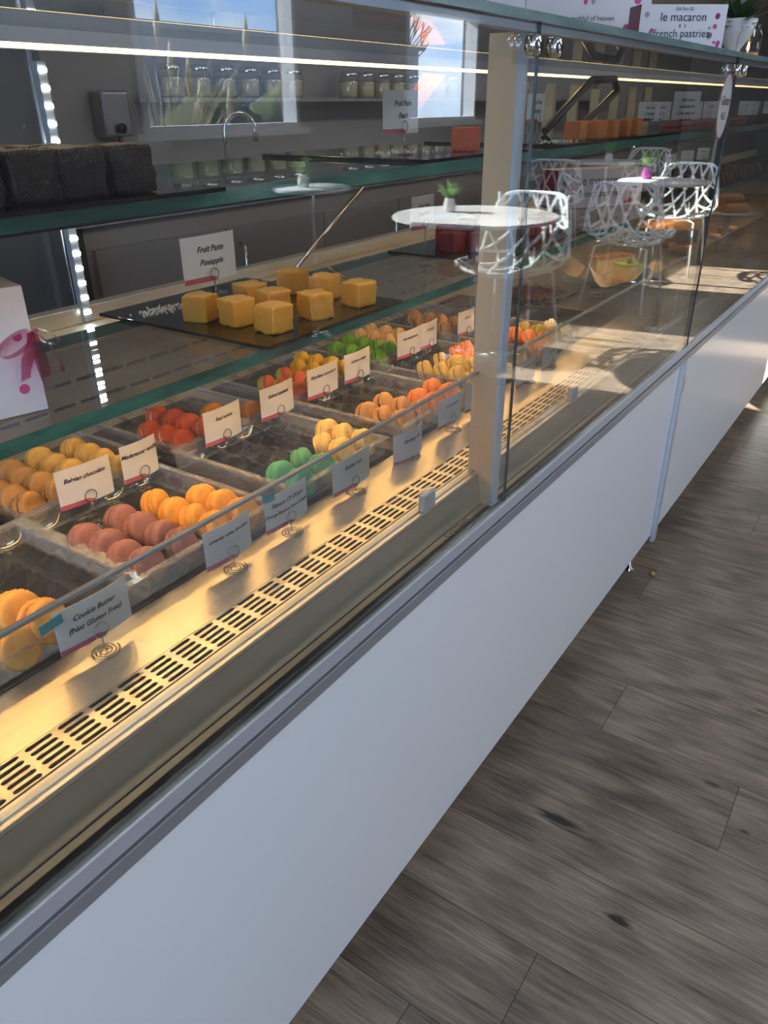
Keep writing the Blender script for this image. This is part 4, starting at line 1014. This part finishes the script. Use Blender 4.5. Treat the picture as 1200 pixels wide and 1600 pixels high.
e = empty('crumble_cake', (2.63, .37, dz + .052), R(-30), 'crumb topped brown cake slice behind the cheesecake', 'cake')
m = MB(); m.box((-.075, -.03, 0), (.075, .03, .05)); m.build('cake', CAKE, e)
m = MB()
for k in range(150):
    x, y = random.uniform(-.075, .075), random.uniform(-.03, .03); s = random.uniform(.003, .007); m.box((x - s, y - s, .0501), (x + s, y + s, .0501 + s * 1.4), M=Matrix.Identity(4))
m.build('crumbs', CRUST, e)
tr = MB(); tr.box((2.22, .42, dz), (2.50, .62, dz + .006)); tag(tr.build('slate_board', BLACKG), 'black board under the shredded brown chocolate', 'board')
m = MB()
for k in range(700):
    x, y = 2.36 + random.gauss(0, .05), .52 + random.gauss(0, .035); x = min(max(x, 2.23), 2.49); y = min(max(y, .43), .61)
    s = random.uniform(.002, .005); z = dz + .006 + random.uniform(0, .014); a = random.uniform(0, PI); L = random.uniform(.006, .014)
    m.tube([(x, y, z), (x + L * math.cos(a), y + L * math.sin(a), z + random.uniform(-.002, .004))], s * .5, 4)
tag(m.build('chocolate_crumbs', pbr('red_brown_flakes', (.22, .07, .04), .6)), 'reddish brown chocolate flakes heaped on the board', 'chocolate', kind='stuff')
# peach pie in a fluted tin on a stand
plate('cake_stand', 2.98, .27, dz + .13, .15, GLASS, 'clear glass stand carrying the peach pie', .13)
e = empty('peach_pie', (2.98, .27, dz + .1345), 0, 'round peach pie in a fluted foil tin', 'pie')
m = MB()
def flt(r, z, a, i): return (r * (1 + .012 * math.sin(50 * a)) if i > 0 else r, z)
m.lathe([(0.0001, 0), (.115, 0), (.135, .034), (.141, .036)], n=200, fn=flt); m.build('tin', TINM, e)
m = MB()
def cr_(r, z, a, i): return (r, z + .003 * math.sin(26 * a))
m.lathe([(.112, .030), (.125, .040), (.139, .040), (.139, .034)], n=120, fn=cr_); m.build('crust', CRUST, e)
m = MB(); m.lathe([(.114, .030), (0.0001, .032)], n=40)
for k in range(30):
    a, q = random.uniform(0, 6.28), random.uniform(0, .095)
    m.lathe([(.026, 0), (.022, .008), (.010, .013), (.0001, .014)], (q * math.cos(a), q * math.sin(a), .030), n=12, fn=lambda r, z, an, i: (r * (1.3 if abs(math.cos(an)) > .6 else .75), z))
m.build('fruit_filling', PEACHF, e)
# pink eclairs on a plate
plate('cake_stand', 3.45, .185, dz + .17, .105, POTW, 'pale stand carrying pink eclairs', .17)
for i, (x, y, z) in enumerate(((3.415, .15, 0), (3.45, .185, 0), (3.485, .22, 0), (3.44, .18, .032))):
    e = empty('pink_eclair', (x, y, dz + .1745 + z), R(-45 + i * 3), 'glazed pink eclair, %s on the pale stand' % ['nearest', 'middle', 'rearmost', 'topmost'][i], 'pastry', 'pink eclairs on the stand')
    m = MB(); m.tube([(-.055, 0, .016), (-.045, 0, .016), (.045, 0, .016), (.055, 0, .016)], [.008, .016, .016, .008], 12); m.build('pastry', CRUST, e)
    m = MB(); m.tube([(-.05, 0, .021), (-.04, 0, .021), (.04, 0, .021), (.05, 0, .021)], [.007, .0145, .0145, .007], 12); m.build('glaze', PINKP, e)
# tartlets
for i, (x, y) in enumerate(((3.46, .34), (3.60, .42), (3.52, .22), (3.78, .30), (3.92, .40), (4.05, .28))):
    e = empty('berry_tartlet', (x, y, dz + .03), 0, 'round tartlet with %s filling, %s along the second case deck' % (['dark berry', 'golden'][i % 2], NUM[i]), 'tartlet', 'tartlets on the far deck')
    m = MB(); m.lathe([(0.0001, -.03), (.045, -.03), (.06, .004), (.054, .008), (.05, .0)], n=60, fn=lambda r, z, a, i_: (r * (1 + .02 * math.sin(20 * a)), z)); m.build('crust', CRUST, e)
    m = MB(); m.lathe([(.051, .0), (.03, .012), (0.0001, .016)], n=24); m.build('filling', BERRY if i % 2 == 0 else PEACHF, e)

# flower vase, candle jar
e = empty('flower_vase', (3.10, .20, TZ), 0, 'white footed vase of green leaves and white flower on the case', 'vase')
m = MB(); m.lathe([(0.0001, 0), (.05, 0), (.03, .02), (.022, .045), (.05, .085), (.062, .13), (.056, .13), (.04, .09), (0.0001, .08)], n=32, fn=lambda r, z, a, i: (r * (1 + .03 * math.sin(14 * a)) if i in (4, 5) else r, z)); m.build('vase', POTW, e)
m = MB()
for k in range(60):
    a = random.uniform(0, 6.28); el = random.uniform(-.3, 1.2); L = random.uniform(.06, .14)
    d = Vector((math.cos(a) * math.cos(el), math.sin(a) * math.cos(el), math.sin(el))); p = Vector((0, 0, .12)); s = d.cross(Vector((0, 0, 1))).normalized() * .012
    m.add([p, p + d * L * .5 + s, p + d * L, p + d * L * .5 - s], [(0, 1, 2, 3)])
m.build('leaves', pbr('dark_leaf', (.05, .10, .03), .4), e)
m = MB()
for k in range(14):
    a = k * 2.4; m.add([(0, 0, .17), (.03 * math.cos(a) - .01 * math.sin(a), .03 * math.sin(a) + .01 * math.cos(a), .19 + .01 * (k % 3)), (.045 * math.cos(a), .045 * math.sin(a), .20), (.03 * math.cos(a) + .01 * math.sin(a), .03 * math.sin(a) - .01 * math.cos(a), .19 + .01 * (k % 3))], [(0, 1, 2, 3)])
m.build('flower', POTW, e)
e = empty('candle_jar', (2.80, .09, TZ), 0, 'amber candle burning in a small glass jar on the case', 'candle')
m = MB(); m.lathe([(0.0001, 0), (.032, 0), (.034, .01), (.034, .065), (.027, .078), (.027, .09)], n=28); m.build('jar', GLASS, e)
m = MB(); m.lathe([(0.0001, .003), (.030, .003), (.030, .022), (0.0001, .023)], n=24); m.build('wax', WAX, e)
m = MB(); m.lathe([(0.0001, .026), (.004, .032), (.003, .040), (0.0001, .050)], n=10); m.build('flame', FLAME, e)

# ------------------------------------------------------------------ cafe furniture
def chair_proto():
    e = empty('lattice_chair')
    def S(s, t):
        # t 0 seat front .. 1 back top
        pr = [(0.0, -.36, .455), (.18, -.20, .425), (.36, .01, .415), (.50, .17, .455), (.62, .225, .53), (.80, .255, .67), (1.0, .285, .83)]
        for k in range(len(pr) - 1):
            if t <= pr[k + 1][0] + 1e-9: break
        def P(i): return Vector(pr[max(0, min(len(pr) - 1, i))][1:])
        u = (t - pr[k][0]) / (pr[k + 1][0] - pr[k][0]); p0, p1, p2, p3 = P(k - 1), P(k), P(k + 1), P(k + 2)
        q = 0.5 * ((2 * p1) + (-p0 + p2) * u + (2 * p0 - 5 * p1 + 4 * p2 - p3) * u * u + (-p0 + 3 * p1 - 3 * p2 + p3) * u ** 3)
        wdt = .265 + .035 * math.sin(PI * min(1, t * 1.15)) - .015 * t
        x = s * wdt
        side = abs(s) ** 2.4
        up = .075 * side * max(0, 1 - t * 1.25) + .03 * side * math.sin(PI * t)
        fw = .10 * side * min(1, max(0, (t - .3) * 2.2))
        return Vector((x, q[0] - fw, q[1] + up))
    def cl(s, t):   # superellipse outline
        return s, t
    rim = []
    n = 60
    for k in range(n):
        a = 2 * PI * k / n; c, s_ = math.cos(a), math.sin(a); ex = 0.42
        rim.append((math.copysign(abs(c) ** ex, c), 0.5 + 0.5 * math.copysign(abs(s_) ** ex, s_)))
    m = MB(); m.tube([S(*p) for p in rim], .0105, 8, True); m.build('rim', CHAIRW, e)
    rnd = random.Random(4); m = MB()
    def strip(p, q, r0, r1):
        pts = []
        for k in range(7):
            u = k / 6; s = p[0] + (q[0] - p[0]) * u; t = p[1] + (q[1] - p[1]) * u; pts.append(S(max(-1, min(1, s)), max(0, min(1, t))))
        m.tube(pts, [r0 + (r1 - r0) * k / 6 for k in range(7)], 6)
    # branching lattice over seat and back
    rows = [0.0, .16, .32, .46, .60, .74, .87, 1.0]; pts = []
    for j, t in enumerate(rows):
        nn = 5 if j % 2 == 0 else 6; row = []
        for i in range(nn):
            s = -0.92 + 1.84 * (i / (nn - 1)) if nn == 6 else -0.8 + 1.6 * i / (nn - 1)
            if 0 < j < len(rows) - 1: s += rnd.uniform(-.10, .10); tt = t + rnd.uniform(-.03, .03)
            else: tt = t
            row.append((s, tt))
        pts.append(row)
    for j in range(len(rows) - 1):
        A, B = pts[j], pts[j + 1]
        for a in A:
            near = sorted(B, key=lambda b: abs(b[0] - a[0]))[:2]
            for b in near:
                strip(a, b, rnd.uniform(.009, .0125), rnd.uniform(.0065, .010))
            if rnd.random() < .5: strip(a, ((a[0] + near[0][0]) / 2 + rnd.choice((-.16, .16)), b[1]), .0085, .006)
    m.build('shell_lattice', CHAIRW, e)
    for sx in (-1, 1):
        for sy in (-1, 1):
            m = MB(); m.tube([(sx * .13, sy * .11 - .02, .425), (sx * .19, sy * .17 - .02, .415), (sx * .235, sy * .24 - .02, .0)], .0085, 8); m.build('leg', CHAIRW, e)
    m = MB(); m.tube([(-.13, -.13, .425), (.13, -.13, .425)], .008, 8); m.tube([(-.13, .09, .425), (.13, .09, .425)], .008, 8); m.build('seat_bracket', CHROME, e)
    return e
ch0 = None
for i, (x, y, rz, lab) in enumerate(((4.50, -1.57, R(-90), 'white branch-lattice chair tucked under the nearest round table'), (5.90, -1.33, R(90), 'white branch-lattice chair with its back to the camera'),
        (7.55, -1.42, R(-90), 'white branch-lattice chair facing back across the third table'), (7.9, -2.75, R(75), 'white branch-lattice chair beside the farther plant table'), (9.9, -2.5, R(-90), 'white branch-lattice chair beyond the farther plant table'))):
    if ch0 is None: ch0 = o = chair_proto()
    else: o = copy_tree(ch0)
    o.location = (x, y, FL0); o.scale = (1, 1, 1.065); o.rotation_euler = (0, 0, rz); tag(o, lab, 'chair', 'white lattice cafe chairs')
tb0 = None
for i, (x, y, r, lab) in enumerate(((4.20, -1.70, .48, 'nearest white round cafe table, reflected across the glass post'), (6.92, -1.42, .36, 'white round cafe table between two facing chairs'), (8.95, -2.62, .42, 'white round cafe table with a white potted succulent'), (4.05, -2.78, .25, 'white round cafe table under the first window'))):
    if tb0 is None:
        e = empty('round_table'); tb0 = e
        m = MB(); m.lathe([(0.0001, .728), (.44, .728), (.46, .734), (.46, .744), (.452, .750), (0.0001, .750)], n=64); m.build('table_top', TABLEW, e)
        m = MB(); m.lathe([(.03, .727), (.03, .02), ], n=20); m.build('column', CHROME, e)
        m = MB(); m.lathe([(0.0001, 0), (.24, 0), (.24, .008), (.05, .022), (0.0001, .022)], n=40); m.build('base', CHROME, e)
        o = e
    else: o = copy_tree(tb0)
    o.location = (x, y, FL0); o.scale = (r / .46, r / .46, 1.0733 if i < 3 else 1.225); tag(o, lab, 'table', 'white round cafe tables')
def succulent(x, y, z, label, pot, sc_=1.0, seed=0):
    rnd = random.Random(seed); e = empty('potted_succulent', (x, y, z), 0, label, 'plant')
    m = MB(); m.lathe([(0.0001, 0), (.035 * sc_, 0), (.042 * sc_, .04 * sc_), (.030 * sc_, .075 * sc_), (.034 * sc_, .085 * sc_), (.026 * sc_, .08 * sc_), (0.0001, .07 * sc_)], n=24); m.build('pot', pot, e)
    m = MB()
    for k in range(26):
        a = k * 2.4; el = .45 + 1.0 * rnd.random(); L = rnd.uniform(.09, .15) * sc_
        d = Vector((math.cos(a) * math.cos(el), math.sin(a) * math.cos(el), math.sin(el))); p = Vector((0, 0, .075 * sc_))
        m.tube([p, p + d * L * .5, p + d * L + Vector((0, 0, -.01))], [.006 * sc_, .007 * sc_, .001], 6)
    m.build('leaves', LEAF, e)
succulent(4.25, -1.90, .751, 'green succulent in a white pot on the nearest table', POTW, .9, 1)
succulent(7.00, -1.58, .751, 'spiky plant in a purple pot on the third table', PURP, 1.1, 2)
succulent(8.80, -2.55, .751, 'bright green succulent in a white pot on the far table', POTW, 1.1, 3)
succulent(4.00, -2.80, .8645, 'small succulent on the table under the window', POTW, .9, 4)
# little yellow crumb on the floor by the case foot
e = empty('case_foot', (2.25, 0.045, FL0), 0, 'small levelling foot under the joint of the two cases', 'foot')
m = MB(); m.lathe([(0.0001, 0), (.018, 0), (.018, .006), (.008, .01), (.008, .135)], n=16); m.build('stem', CHROME, e)
m = MB(); m.lathe([(0.0001, 0), (.008, .0), (.009, .006), (.004, .010), (0.0001, .011)], n=9); tag(m.build('cookie_crumb', CRUST, None, (2.26, -0.03, FL0 + .0002)), 'tiny golden crumb on the floor below the panel joint', 'crumb')
